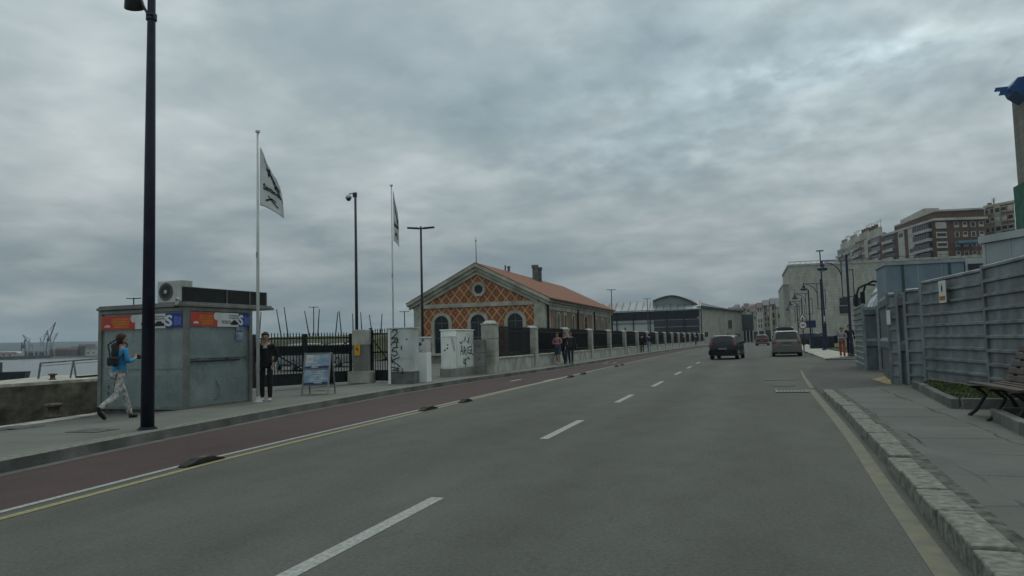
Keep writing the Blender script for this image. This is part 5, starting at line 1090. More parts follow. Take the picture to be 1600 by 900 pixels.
p = at(1290, 520, 72); t = thing('camera_pole', 'tall thin blue pole with a flat top between the lamps', 'pole', (p.x, 72, .13))
MB().tube([(0, 0, 0), (0, 0, 2.2)], .11, 10).tube([(0, 0, 2.2), (-.12, 0, at(1286, 393, 72).z-.1)], [.075, .05], 10).build('pole', MATS['blue_metal'], t); zz = at(1286, 393, 72).z-.1; MB().b2(-.42, .2, -.1, .1, zz, zz+.09).build('head', MATS['blue_metal'], t); MB().b2(-.1, .02, -.13, -.09, 2.4, 2.9).build('box', MATS['white_plastic'], t)
p = at(1255, 520, 62.5); t = thing('traffic_sign', 'warning triangle above a round limit sign on a dark post', 'traffic sign', (p.x, 62.5, .11))
MB().tube([(0, 0, 0), (0, 0, 2.95)], .04, 8).build('post', MATS['dark_metal'], t); tr = MB(); tr.prism([(-.33, -.05, 2.42), (.33, -.05, 2.42), (0, -.05, 3.0)], (0, .02, 0)); to = tr.build('triangle_plate', M('sign_red', (.14, .03, .03), .5, .05, 2), t); MB().prism([(-.24, -.056, 2.47), (.24, -.056, 2.47), (0, -.056, 2.88)], (0, .004, 0)).build('face', MATS['sign_white'], to); MB().b2(-.07, .07, -.062, -.058, 2.5, 2.62).build('symbol', MATS['black_ink'], to)
ro = MB().lathe([(.32, -.05), (.32, -.03)], (0, 0, 2.04), 24, 'y').build('round_plate', MATS['sign_red'], t); MB().lathe([(.25, -.056), (.25, -.051)], (0, 0, 2.04), 24, 'y').build('face', MATS['sign_white'], ro); nm = MB(); text_on(nm, '40', .26, lambda x, y: (x-.15, -.06, 1.95+y), .004, fit=.3); nm.build('lettering', MATS['black_ink'], ro, norm=False)
p = at(1269, 520, 84); t = thing('direction_sign', 'small blue sign plate on the third blue lamp', 'sign', (p.x, 83.8, .13)); MB().b2(-.62, .38, -.03, 0, 2.0, 2.75).b2(-.04, .04, 0, .05, 0, 2.0).build('plate', M('sign_blue', (.022, .03, .10), .5, .1, 2), t)
cn = thing('dark_fence', 'low dark blue slatted enclosure between the lamps on the grass', 'enclosure', (at(1266, 520, 76).x, 76, .13)); fe = MB()
for k in range(24): fe.b2(k*.085, k*.085+.07, 0, .04, 0, 1.05)
fe.b2(0, 2.04, .05, 1.3, 0, 1.0); fe.build('slats', M('dark_blue_wood', (.028, .032, .06), .7, .2, 3), cn); MB().b2(-.02, 2.06, -.02, 1.32, 1.052, 1.10).build('lid', MATS['dark_blue_wood'], cn)

# ================================================================== RIGHT BACKGROUND BUILDINGS
limestone = coursed('limestone', (.43, .43, .375), .62, 2.4, .035, .10, .28)
t = thing('stone_block', 'large pale stone block with coursed walls and few windows', 'building', (0, 0, 0))
MB().b2(9.7, 75, 185, 215, -.1, 17.3).build('wall', limestone, t); MB().b2(9.5, 75.2, 184.8, 215.2, 17.3, 17.75).build('parapet', MATS['facade_stone'], t)
MB().b2(8.4, 9.69, 187, 214, -.1, 13.1).build('wing', limestone, t); MB().b2(8.3, 9.68, 186.9, 214.1, 13.1, 13.4).build('wing_parapet', MATS['facade_stone'], t)
for px, py in ((1320, 471), (1341, 471), (1320, 484)): p = at(px, py, 185); wo = MB().b2(p.x-1.1, p.x+1.1, 184.9, 184.99, p.z-.85, p.z+.85).build('window', MATS['window_dark'], t); MB().b2(p.x-1.2, p.x+1.2, 184.8, 184.98, p.z-1.0, p.z-.87).build('sill', MATS['facade_stone'], wo)
rl2 = MB()
for k in range(28): rl2.b2(9.9+k*1.2, 9.96+k*1.2, 185.2, 185.3, 17.75, 18.35)
rl2.b2(9.8, 43, 185.2, 185.3, 18.3, 18.4); rl2.build('roof_railing', MATS['dark_metal'], t)
rust_w = M('rust_stain', (.20, .17, .12), .9, .3, .3)
# apartment blocks on the hill
coursed('dark_red_brick', (.118, .060, .042), .3, .6, .03, .15, .15); coursed('red_brick', (.15, .074, .050), .3, .6, .03, .15, .15); coursed('ochre_brick', (.24, .145, .075), .3, .6, .03, .15, .15)
M('render_white', (.42, .41, .36), .8, .12, .2, grime=.4); M('render_cream', (.36, .33, .26), .8, .12, .2, grime=.4); M('render_grey', (.25, .225, .185), .8, .12, .2, grime=.4); M('render_orange', (.185, .10, .062), .8, .12, .2, grime=.4)
M('blind', (.42, .41, .36), .7, .15, 1.2); M('awning_blue', (.10, .19, .27), .7, .1, 1)
FP = 3.05
def flank(t, p, q, z0, z1, nfl, bays, mat, rnd, trim='render_white'):
    """windows and balconies on one long side; p -> q along the side, outward normal to its right"""
    p, q = Vector((*p, 0)), Vector((*q, 0)); d = q-p; L_ = d.length; d.normalize(); n = Vector((d.y, -d.x, 0))
    def bx(mb, s0, s1, o0, o1, a, b_):
        c = [p+d*s0+n*o0, p+d*s1+n*o0, p+d*s1+n*o1, p+d*s0+n*o1]; mb.prism([(v.x, v.y, a) for v in c], (0, 0, b_-a))
    S = L_/sum(w for w, k in bays); s = 0
    for w, k in bays:
        W_ = w*S
        for f in range(nfl):
            za = z1-(f+1)*FP
            if za < z0: break
            if k == 'balc':
                b_ = MB(); bx(b_, s+.2, s+W_-.2, .0, 1.1, za, za+.18); bx(b_, s+.2, s+W_-.2, 1.02, 1.1, za+.182, za+1.05); bo = b_.build('balcony', MATS[trim], t)
                g_ = MB(); bx(g_, s+.5, s+W_-.5, .02, .06, za+.2, za+2.6); g_.build('glazing', MATS['window_dark'], t)
            elif k == 'glazed':
                g_ = MB(); bx(g_, s+.1, s+W_-.1, .02, .9, za+1.0, za+2.65); go = g_.build('glazing', MATS['window_dark'], t); 
                for i in range(int(W_/1.5)): m_ = MB(); x = s+.2+i*1.5; bx(m_, x, x+.08, .91, .95, za+1.0, za+2.65); m_.build('mullion', MATS[trim], go)
                b_ = MB(); bx(b_, s, s+W_, .0, 1.0, za+.1, za+.98); b_.build('balcony', MATS[trim], t)
            elif k == 'white':
                b_ = MB(); bx(b_, s, s+W_, .02, .25, za+.02, za+FP); b_.build('render_strip', MATS[trim], t) if f == 0 or True else None
                g_ = MB(); bx(g_, s+W_*.15, s+W_*.85, .252, .30, za+1.0, za+2.3); g_.build('window', MATS['window_dark' if rnd.random() < .6 else 'blind'], t)
            elif k == 'win':
                wf = MB(); c = s+W_/2; bx(wf, c-.75, c+.75, .02, .08, za+.8, za+2.5); wo = wf.build('window', MATS[trim], t); g_ = MB(); bx(g_, c-.52, c+.52, .082, .10, za+.95 + (.6 if rnd.random() < .4 else 0), za+2.35); g_.build('pane', MATS['window_dark'], wo)
            elif k == 'wide':
                wf = MB(); c = s+W_/2; bx(wf, c-W_*.42, c+W_*.42, .02, .3, za+.6, za+2.6); wo = wf.build('window', MATS[trim], t); g_ = MB(); bx(g_, c-W_*.36, c+W_*.36, .302, .34, za+1.2, za+2.0+rnd.random()*.4); g_.build('pane', MATS['blind' if rnd.random() < .5 else 'window_dark'], wo)
        s += W_
def block(label, corners, z0, z1, mat, fr_bays, side_bays, nfl, seed, trim='render_white', pent=True):
    """corners: far left end, near corner, right end; the rest of the plan is closed behind"""
    a, c, e = [Vector(v) for v in corners]; f = a + (e-c); t = thing('apartment_block', label, 'apartment block', (0, 0, 0), 0, 'apartment blocks on the hill'); rnd = random.Random(seed)
    MB().prism([(v.x, v.y, z0) for v in (a, c, e, f)], (0, 0, z1-z0)).build('wall', MATS[mat], t)
    ctr = (a+c+e+f)/4; cr = MB(); cr.prism([((ctr+(v-ctr)*1.05).x, (ctr+(v-ctr)*1.05).y, z1+.01) for v in (a, c, e, f)], (0, 0, .75)); cr.build('cornice', MATS[trim], t)
    if pent: pn = MB(); pn.prism([((ctr+(v-ctr)*.72).x, (ctr+(v-ctr)*.72).y, z1+.77) for v in (a, c, e, f)], (0, 0, 2.6)); po = pn.build('penthouse', MATS[trim], t); w_ = MB(); 
    for k in range(3):
        f_ = .2+.3*k; p_ = a.lerp(c, f_).lerp(ctr, .45); zt_ = z1+(3.35 if pent else .75)
        MB().box((p_.x, p_.y, zt_+.7), (1.1, .9, 1.4)).build('chimney', MATS[mat], t); MB().tube([(p_.x+1.4, p_.y, zt_), (p_.x+1.4, p_.y, zt_+3.2)], .06, 6).bar((p_.x+.7, p_.y, zt_+2.9), (p_.x+2.1, p_.y, zt_+2.9), .07, .07).bar((p_.x+.9, p_.y, zt_+2.5), (p_.x+1.9, p_.y, zt_+2.5), .07, .07).build('aerial', MATS['dark_metal'], t)
    flank(t, a, c, z0, z1, nfl, side_bays, mat, rnd, trim); flank(t, c, e, z0, z1, nfl, fr_bays, mat, rnd, trim)
    return t
# the right front face shows its width in the picture, the left flank runs away downhill
X = lambda px, Y: (at(px, 400, Y).x, Y)
zt = lambda px, py, Y: at(px, py, Y).z
t = block('dark red brick apartment block with white window frames and glazed balconies', (X(1383, 296), X(1463, 262), X(1543, 266)), 14, zt(1463, 344, 262)-.2, 'dark_red_brick', [(2.6, 'wide'), (1.1, 'blank'), (1.7, 'win'), (1.7, 'win'), (1.7, 'win'), (1.7, 'win')], [(3.2, 'balc'), (.9, 'blank'), (1.6, 'white'), (1.0, 'blank'), (1.6, 'white'), (4.0, 'glazed'), (.6, 'blank')], 6, 1, pent=False)
zz = zt(1463, 344, 262)
q_ = MB(); a, c, e = Vector((*X(1400, 300), 0)), Vector((*X(1466, 268), 0)), Vector((*X(1542, 270), 0)); q_.prism([(v.x, v.y, zz+.6) for v in (a, c, e, a+(e-c))], (0, 0, 2.9)); q_.build('attic', MATS['dark_red_brick'], t); q_ = MB(); q_.prism([(v.x, v.y, zz+3.5) for v in (a, c+Vector((-.4, -.6, 0)), e+Vector((.4, -.6, 0)), a+(e-c))], (0, 0, .55)); q_.build('attic_cornice', MATS['render_white'], t)
q_ = MB(); a, c, e = Vector((*X(1410, 304), 0)), Vector((*X(1448, 278), 0)), Vector((*X(1472, 279), 0)); q_.prism([(v.x, v.y, zz+.7) for v in (a, c, e, a+(e-c))], (0, 0, 5.6)); q_.build('penthouse', MATS['render_white'], t)
q_ = MB().b2(*sorted((X(1500, 260)[0], X(1533, 260)[0])), 260.6, 264, zt(1515, 378, 261)-.25, zt(1515, 378, 261)+.55); q_.build('awning', MATS['awning_blue'], t)
block('red brick apartment block with white balconies downhill of the corner block', (X(1352, 322), X(1382, 300), X(1386, 301)), 14, zt(1382, 366, 300), 'red_brick', [(1, 'blank')], [(1.2, 'white'), (1, 'blank'), (3, 'balc'), (1, 'blank')], 6, 2)
block('orange rendered apartment block in the middle of the hillside row', (X(1338, 338), X(1360, 320), X(1386, 322)), 14, zt(1360, 371, 320), 'render_orange', [(1, 'win'), (1, 'win')], [(2, 'balc'), (1, 'win'), (2, 'balc')], 7, 3, 'render_cream')
block('cream apartment block with loggias near the left of the hillside row', (X(1322, 362), X(1341, 342), X(1360, 344)), 14, zt(1341, 380, 342), 'render_cream', [(1, 'win'), (1, 'win')], [(2, 'balc'), (1, 'white'), (2, 'balc')], 7, 4)
block('grey leftmost apartment block with flat roof on the hill', (X(1309, 376), X(1323, 362), X(1345, 364)), 14, zt(1323, 388, 362), 'render_grey', [(1, 'win'), (1, 'win')], [(2, 'balc'), (1, 'win')], 6, 5)
block('ochre brick apartment block at the right of the dark red block', (X(1540, 300), X(1543, 284), X(1590, 276)), 14, zt(1543, 325, 284), 'ochre_brick', [(1.2, 'win'), (1.2, 'win'), (1.5, 'white'), (1.5, 'wide'), (1.5, 'wide')], [(1, 'blank')], 7, 6, 'render_cream', pent=False)
# concrete tower with blue steel head and green netting at the right edge
t = thing('tower', 'tall stone clad tower with a blue steel head at the right edge', 'tower', (20.85, 58, 0))
MB().b2(0, 9, 0, 10, -.1, 20.5).build('shaft', coursed('tower_stone', (.235, .22, .185), .5, 1.6, .03, .12, .3), t); MB().b2(-.02, -.004, 3.6, 6.2, 14.0, 17.3).build('recess', MATS['window_dark'], t)
bh = MB(); M('bright_blue', (.015, .075, .22), .45, .15, 1)
bh.prism([(-.02, 8.6, 18.7), (-.75, 8.6, 19.3), (-.95, 8.6, 19.8), (-.6, 8.6, 20.3), (-.02, 8.6, 20.35)], (0, -2.2, 0)); bhd = bh.build('steel_head', MATS['bright_blue'], t)
for k in range(6):
    bt_ = MB(); bt_.bar((-.5, 8.45-.33*k, 20.2-.19*k), (-1.5-.14*(k % 3), 8.5-.33*k, 20.22-.20*k), .08, .10); bt_.build('girder', MATS['bright_blue'], bhd)
nt_ = thing('scaffold_netting', 'green scaffold netting wrapped round the foot of the tower', 'netting', (20.6, 57.8, 0)); MB().grid(lambda u, v: (9.6*u, -.05+.05*noise.noise((u*9, v*9, 0)), 12.6*v), 30, 30).grid(lambda u, v: (-.02+.05*noise.noise((u*9, v*9, 3)), 10.4*u, 12.6*v), 20, 30).build('net', M('green_net', (.030, .115, .075), .8, .2, 1.2), nt_, norm=False, thick=.01)
# the street closing the view
def terrace(label, pxl, pxr, pyt, Y, mat, nf, nb, seed, depth=18, roofm='old_clay'):
    a, c = at(pxl, pyt, Y), at(pxr, pyt, Y); t = thing('town_house', label, 'house', (0, 0, 0), 0, 'houses closing the far street'); h = (a.z+c.z)/2
    MB().b2(a.x, c.x, Y, Y+depth, -.5, h).build('wall', MATS[mat], t); MB().prism([(a.x-.2, Y-.3, h), (a.x-.2, Y+depth/2, h+2.2), (a.x-.2, Y+depth, h)], (c.x-a.x+.4, 0, 0)).build('roof', MATS[roofm], t); rnd = random.Random(seed)
    fh = (h-4)/nf; bw = (c.x-a.x)/nb
    for j in range(nf):
        for i in range(nb): x = a.x+bw*(i+.5); z = 4+fh*j+.6; wo = MB().b2(x-bw*.22, x+bw*.22, Y-.06, Y-.002, z, z+fh*.62).build('window', MATS['window_dark' if rnd.random() < .7 else 'blind'], t)
    MB().b2(a.x+.3, c.x-.3, Y-.08, Y-.002, .2, 3.4).build('shopfront', MATS['window_mid'], t)
M('slate', (.08, .085, .09), .7, .2, 1); M('old_clay', (.075, .040, .030), .8, .25, .6)
terrace('cream corner house at the end of the street beside the stone block', 1205, 1226, 475, 235, 'render_cream', 3, 4, 1, roofm='slate')
terrace('ochre house with brown window column in the far street', 1214, 1224, 480, 225, 'render_cream', 3, 2, 2, roofm='slate')
terrace('pale green grey house in the far street, left of the cream corner house', 1193, 1206, 477, 262, 'render_grey', 4, 3, 3, roofm='slate')
terrace('white house in the middle of the far street', 1183, 1194, 481, 292, 'render_white', 4, 3, 4)
terrace('cream house with red roof nearest the vanishing street', 1174, 1184, 487, 320, 'render_cream', 4, 3, 5)
hn = 0
for i, (px, py, Y) in enumerate(((1142, 484, 560), (1149, 482, 575), (1156, 484, 590), (1163, 481, 600), (1169, 483, 580), (1175, 479, 610), (1181, 478, 630), (1188, 476, 640), (1195, 475, 650), (1152, 479, 640), (1166, 477, 680), (1200, 473, 670))):
    a = at(px-3.5, py, Y); c = at(px+3.5, py, Y); t = thing('hill_house', 'small red roofed house on the far hillside, %s from the left' % ordw[i], 'house', (0, 0, 0), 0, 'houses on the far hillside')
    MB().b2(a.x, c.x, Y, Y+8, a.z-9, a.z).build('wall', MATS[('render_grey', 'render_cream', 'render_orange')[i % 3]], t); MB().prism([(a.x-.4, Y-.4, a.z), (a.x-.4, Y+4, a.z+1.8), (a.x-.4, Y+8.4, a.z)], (c.x-a.x+.8, 0, 0)).build('roof', MATS[('old_clay', 'slate', 'old_clay', 'shed_brick')[i % 4]], t)
    MB().b2(a.x+.8, a.x+1.8, Y-.05, Y-.002, a.z-2.2, a.z-.8).b2(c.x-1.8, c.x-.8, Y-.05, Y-.002, a.z-2.2, a.z-.8).build('window', MATS['window_dark'], t)
# ================================================================== VEHICLES
def paint(name, c, rough=.25):
    m = M(name, c, rough, .06, 1.5, spec=.3); b = m.node_tree.nodes['Principled BSDF']; b.inputs['Coat Weight'].default_value = .12; b.inputs['Coat Roughness'].default_value = .08; return m
paint('paint_black', (.006, .007, .009)); paint('paint_grey', (.130, .132, .118)); paint('paint_dark', (.02, .024, .028)); paint('paint_red', (.085, .018, .018)); paint('paint_silver', (.16, .17, .17)); paint('paint_white', (.26, .27, .27))
M('tail_red', (.13, .010, .010), .2, .1, 6, spec=.6); M('tail_dim', (.42, .40, .36), .2, .1, 6); M('plate', (.16, .17, .17), .5, .05, 3); glassy('car_glass', (.010, .014, .018), .07, 1, .35); M('trim_black', (.014, .014, .015), .6, .1, 6); M('car_roof_shine', (.02, .02, .02), .2, .1, 2)
def car(label, loc, rz, W=1.74, L_=4.05, H_=1.47, belt=.93, mat='paint_black', kind='hatch', group=None):
    """rear at y=0, nose at y=L; one lofted shell with windows, lamps, wheels and bumpers on it"""
    t = thing('parked_car' if kind != 'moving' else 'car', label, 'car', loc, rz, group)
    hw = W/2; zb = .22
    if kind == 'suv': top = [(0, .62), (.03, 1.00), (.10, 1.04), (.42, H_-.10), (.62, H_-.02), (1.4, H_), (2.3, H_-.02), (2.75, H_-.12), (3.45, belt+.12), (4.1, belt+.04), (L_-.12, belt-.10), (L_, .62)]
    elif kind == 'van': top = [(0, .6), (.02, 1.2), (.06, H_-.10), (.18, H_), (3.2, H_), (3.6, H_-.2), (4.2, 1.25), (4.9, 1.05), (L_-.1, .8), (L_, .6)]
    else: top = [(0, .60), (.02, .90), (.06, .96), (.30, H_-.14), (.48, H_-.04), (1.3, H_), (2.1, H_-.02), (2.5, H_-.12), (3.15, belt+.08), (3.75, belt-.04), (L_-.10, belt-.20), (L_, .55)]
    def ztop(y):
        for (a, u), (b, v) in zip(top, top[1:]):
            if y <= b: return u+(v-u)*(y-a)/(b-a) if b > a else v
        return top[-1][1]
    def half(y, z):
        e = 1 - .09*max(0, 1-y/.35)**2 - .22*max(0, (y-(L_-.9))/.9)**2
        w = hw*e
        if z <= .45: return w*(.95+.05*(z-zb)/.23)
        if z <= belt: return w*(1.0 - .02*(z-.45)/(belt-.45))
        return w*(.98 - .225*((z-belt)/(H_-belt))**1.15)
    ysn = sorted(set([a for a, u in top] + [L_*k/26 for k in range(27)])); rings = []; bm = MB()
    for y in ysn:
        zt_ = max(ztop(y), zb+.2); zs = [zb, .34, .45, .62, min(.8, zt_-.03), min(belt, zt_-.02)]; zr = max(zs[-1]+.01, zt_-.045)
        for k in (1, 2, 3): zs.append(zs[5]+(zr-zs[5])*k/3)
        pts = [(half(y, z), z) for z in zs]; wt = pts[-1][0]; pts += [(wt*.9, zt_-.012), (wt*.5, zt_), (0, zt_+.004)]
        full = [(x, y, z) for x, z in pts] + [(-x, y, z) for x, z in pts[-2::-1]]
        rings.append([bm.bm.verts.new(p) for p in full])
    n = len(rings[0])
    for a, b in zip(rings, rings[1:]):
        for k in range(n): bm.bm.faces.new((a[k], a[(k+1) % n], b[(k+1) % n], b[k]))
    bm.bm.faces.new(rings[0]); bm.bm.faces.new(rings[-1][::-1])
    bo = bm.build('body', MATS[mat], t, smooth=True)
    md = bo.modifiers.new('edge', 'EDGE_SPLIT'); md.split_angle = R(38)
    def side(name, y0, y1, z0, z1, s, o=.006, m='car_glass', parent=t, slant=(0, 0)):
        g = MB(); nn = 6
        g.grid(lambda u, v: (s*(half(y0+(y1-y0)*u + (slant[0]*(1-u)+slant[1]*u)*v, z0+(z1-z0)*v)+o), y0+(y1-y0)*u + (slant[0]*(1-u)+slant[1]*u)*v, z0+(z1-z0)*v), nn, 4); return g.build(name, MATS[m], parent, smooth=True)
    def inv(z, a=0, b=.9):                     # y on the tail at height z
        for i in range(40):
            m_ = (a+b)/2
            if ztop(m_) < z: a = m_
            else: b = m_
        return (a+b)/2
    rz0, rz1 = (belt+.06, H_-.12)
    if kind == 'suv': rz0 = belt+.14
    def tail(u, v, z0, z1, x0, x1, o): z = z0+(z1-z0)*v; y = inv(z) if z > .9 else (.02 if z > .62 else 0.0); x = (x0+(x1-x0)*u); x *= half(.3, max(z, .3))/hw; return (x*hw, y-o, z+o*.4)
    MB().grid(lambda u, v: tail(u, v, rz0, rz1, -.80, .80, .012), 8, 4).build('rear_window', MATS['car_glass'], t, smooth=True)
    MB().grid(lambda u, v: tail(u, v, H_-.09, H_-.045, -.80, .80, .07), 8, 1).build('spoiler', MATS[mat], t, thick=.03, norm=False)
    for s in (-1, 1):
        ztt = H_-.13; side('side_window', .75, 1.55, belt+.05, ztt, s, slant=(.12, 0)); side('side_window', 1.62, 2.75 if kind != 'hatch' else 2.45, belt+.05, ztt, s, slant=(0, -.42))
        side('sill', .9, 3.0, .24, .34, s, .008, 'trim_black')
        if kind == 'suv': side('tail_lamp', .03, .24, .86, 1.12, s, .01, 'tail_red'); MB().grid(lambda u, v: tail(u, v, .86, 1.10, s*.70, s*.97, .016), 3, 3).build('tail_lamp', MATS['tail_red'], t)
        else: MB().grid(lambda u, v: tail(u, v, .84, 1.26, s*(.80 if v > .1 else .78), s*.985, .014), 3, 5).build('tail_lamp', MATS['tail_red'], t); side('tail_lamp', .13, .30, .86, 1.15, s, .01, 'tail_red', slant=(.1, .02))
        mi = MB().box((s*(hw+.09), L_*.60, belt+.08), (.20, .10, .15), taper=.8); mi.bar((s*(hw-.06), L_*.61, belt+.03), (s*(hw+.05), L_*.6, belt+.05), .05, .04); mi.build('wing_mirror', MATS['trim_black' if kind == 'suv' else mat], t, bevel=.02)
        hd = MB().grid(lambda u, v: (s*(half(L_-.2, .62)-.02-.3*u), L_-.07-.02*v+.03*u, .58+.14*v), 3, 2); hd.build('headlight', MATS['tail_dim'], t)
        for yw in (.72, L_-.78):
            w = MB().lathe([(.22, -.10), (.31, -.10), (.325, -.06), (.325, .06), (.31, .10), (.22, .10)], (s*(hw-.10), yw, .325), 22, 'x'); wo = w.build('wheel', MATS['rubber'], t, smooth=False)
            r_ = MB().lathe([(.22, .0), (.215, .012*s), (.06, .02*s)], (s*(hw+.0), yw, .325), 20, 'x')
            for k in range(5): r_.bar((s*(hw+.012), yw, .325), (s*(hw+.012), yw+.2*math.cos(k*1.257), .325+.2*math.sin(k*1.257)), .045, .02, (1, 0, 0))
            r_.build('rim', MATS['alu'], wo)
    bp_ = MB(); bp_.grid(lambda u, v: ((u*2-1)*hw*.97, -.075+.07*abs(u*2-1)**4, .30+.26*v), 12, 2); bp_.build('bumper', MATS[mat if kind != 'suv' else 'paint_grey'], t, norm=False, thick=-.05)
    MB().grid(lambda u, v: ((u*2-1)*hw*.9, -.06+.07*abs(u*2-1)**4, .235+.10*v), 10, 1).build('lower_trim', MATS['trim_black'], t, norm=False, thick=-.04)
    pz = .74 if kind != 'hatch' else .66
    MB().b2(-.26, .26, -.035, -.022, pz-.055, pz+.055).build('number_plate', MATS['plate'], t)
    MB().bar((-.02, inv(rz0+.03)-.03, rz0+.02), (.34, inv(rz0+.12)-.03, rz0+.10), .018, .015).build('wiper', MATS['trim_black'], t)
    MB().b2(-.3, .3, -.012, .02, .88, .905).build('boot_handle', MATS['trim_black'], t) if kind == 'suv' else None
    MB().lathe([(.028, -.10), (.028, .06)], (-hw*.55, 0, .25), 10, 'y').build('exhaust', MATS['alu'], t)
    for s in (-1, 1):
        if kind == 'suv': MB().tube([(s*.56, .75, H_+.0), (s*.57, .85, H_+.05), (s*.57, 2.1, H_+.05), (s*.55, 2.25, H_+.0)], .018, 6).build('roof_rail', MATS['alu'], t)
    MB().tube([(0, .75, H_-.01), (0, .60, H_+.13)], .008, 5).build('aerial', MATS['trim_black'], t)
    return t
car('black hatchback with tall red tail lamps driving away in the right lane', (-1.50, 48.0, 0), R(-7), 1.70, 4.05, 1.50, .95, 'paint_black', 'hatch')
car('grey sport utility car parked at the right kerb behind the driveway', (2.42, 52.6, 0), R(-1.5), 1.86, 4.5, 1.70, 1.0, 'paint_grey', 'suv')
car('dark car parked just in front of the grey sport utility car', (2.75, 60.5, 0), R(-2), 1.78, 4.2, 1.50, .95, 'paint_dark', 'hatch')
car('dark red car far down the road in the middle of the lane', (1.95, 119, 0), R(-5), 1.8, 4.3, 1.62, .98, 'paint_red', 'suv')
car('tall dark van parked beyond the row of kerbside cars', (3.1, 70.5, 0), R(-3), 1.9, 5.0, 2.15, 1.2, 'paint_dark', 'van')
p = at(1289, 525, 90); car('dark car parked behind the dark blue enclosure', (p.x, 90, .13), R(75), 1.8, 4.3, 1.5, .95, 'paint_dark', 'suv')
car('silver car parked behind the black iron gate', (-22.5, 36.0, .12), R(52), 1.75, 4.2, 1.48, .94, 'paint_silver', 'hatch'); car('white car parked farther behind the gate beside the silver car', (-23.5, 42.5, .12), R(60), 1.75, 4.2, 1.48, .94, 'paint_white', 'hatch')

# ================================================================== PEOPLE
def skin_mesh(name, joints, edges, radii, mat, parent, sub=2, root=0, loc=None):
    me = bpy.data.meshes.new(name+'_cage'); me.from_pydata([tuple(j) for j in joints], edges, [])
    o = bpy.data.objects.new(name+'_cage', me); col.objects.link(o)
    o.modifiers.new('skin', 'SKIN'); s = o.modifiers.new('sub', 'SUBSURF'); s.levels = s.render_levels = sub
    for i, r in enumerate(radii):
        v = me.skin_vertices[0].data[i]; v.radius = r if isinstance(r, tuple) else (r, r); v.use_root = (i == root)
    dg = bpy.context.evaluated_depsgraph_get(); nm = bpy.data.meshes.new_from_object(o.evaluated_get(dg)); bpy.data.objects.remove(o); bpy.data.meshes.remove(me)
    nm.name = name; nm.materials.clear(); nm.materials.append(mat)
    for p in nm.polygons: p.use_smooth = True
    ob = bpy.data.objects.new(name, nm); col.objects.link(ob); ob.parent = parent
    return ob
M('skin', (.36, .20, .14), .55, .08, 6); M('hair_brown', (.045, .022, .014), .7, .3, 20); M('hair_dark', (.015, .012, .011), .7, .3, 20); M('eye', (.02, .02, .02), .2, .05, 5); M('lips', (.26, .09, .08), .5, .05, 5)
CL = {'blue_jacket': (.035, .245, .46), 'black_cloth': (.010, .010, .012), 'pale_shoe': (.50, .48, .46), 'black_shoe': (.012, .012, .013), 'jeans': (.055, .085, .16), 'pale_jeans': (.20, .24, .28), 'pink_top': (.30, .17, .20), 'white_top': (.45, .45, .45), 'navy_cloth': (.02, .03, .075), 'red_trouser': (.36, .055, .065), 'dark_grey_cloth': (.03, .032, .036), 'grey_top': (.26, .26, .29)}
for k_, v_ in CL.items(): M(k_, v_, .85, .18, 7, .35, 28)
pm_ = M('patterned_cloth', (.56, .56, .52), .85, .2, 19, c2=(.17, .155, .15))
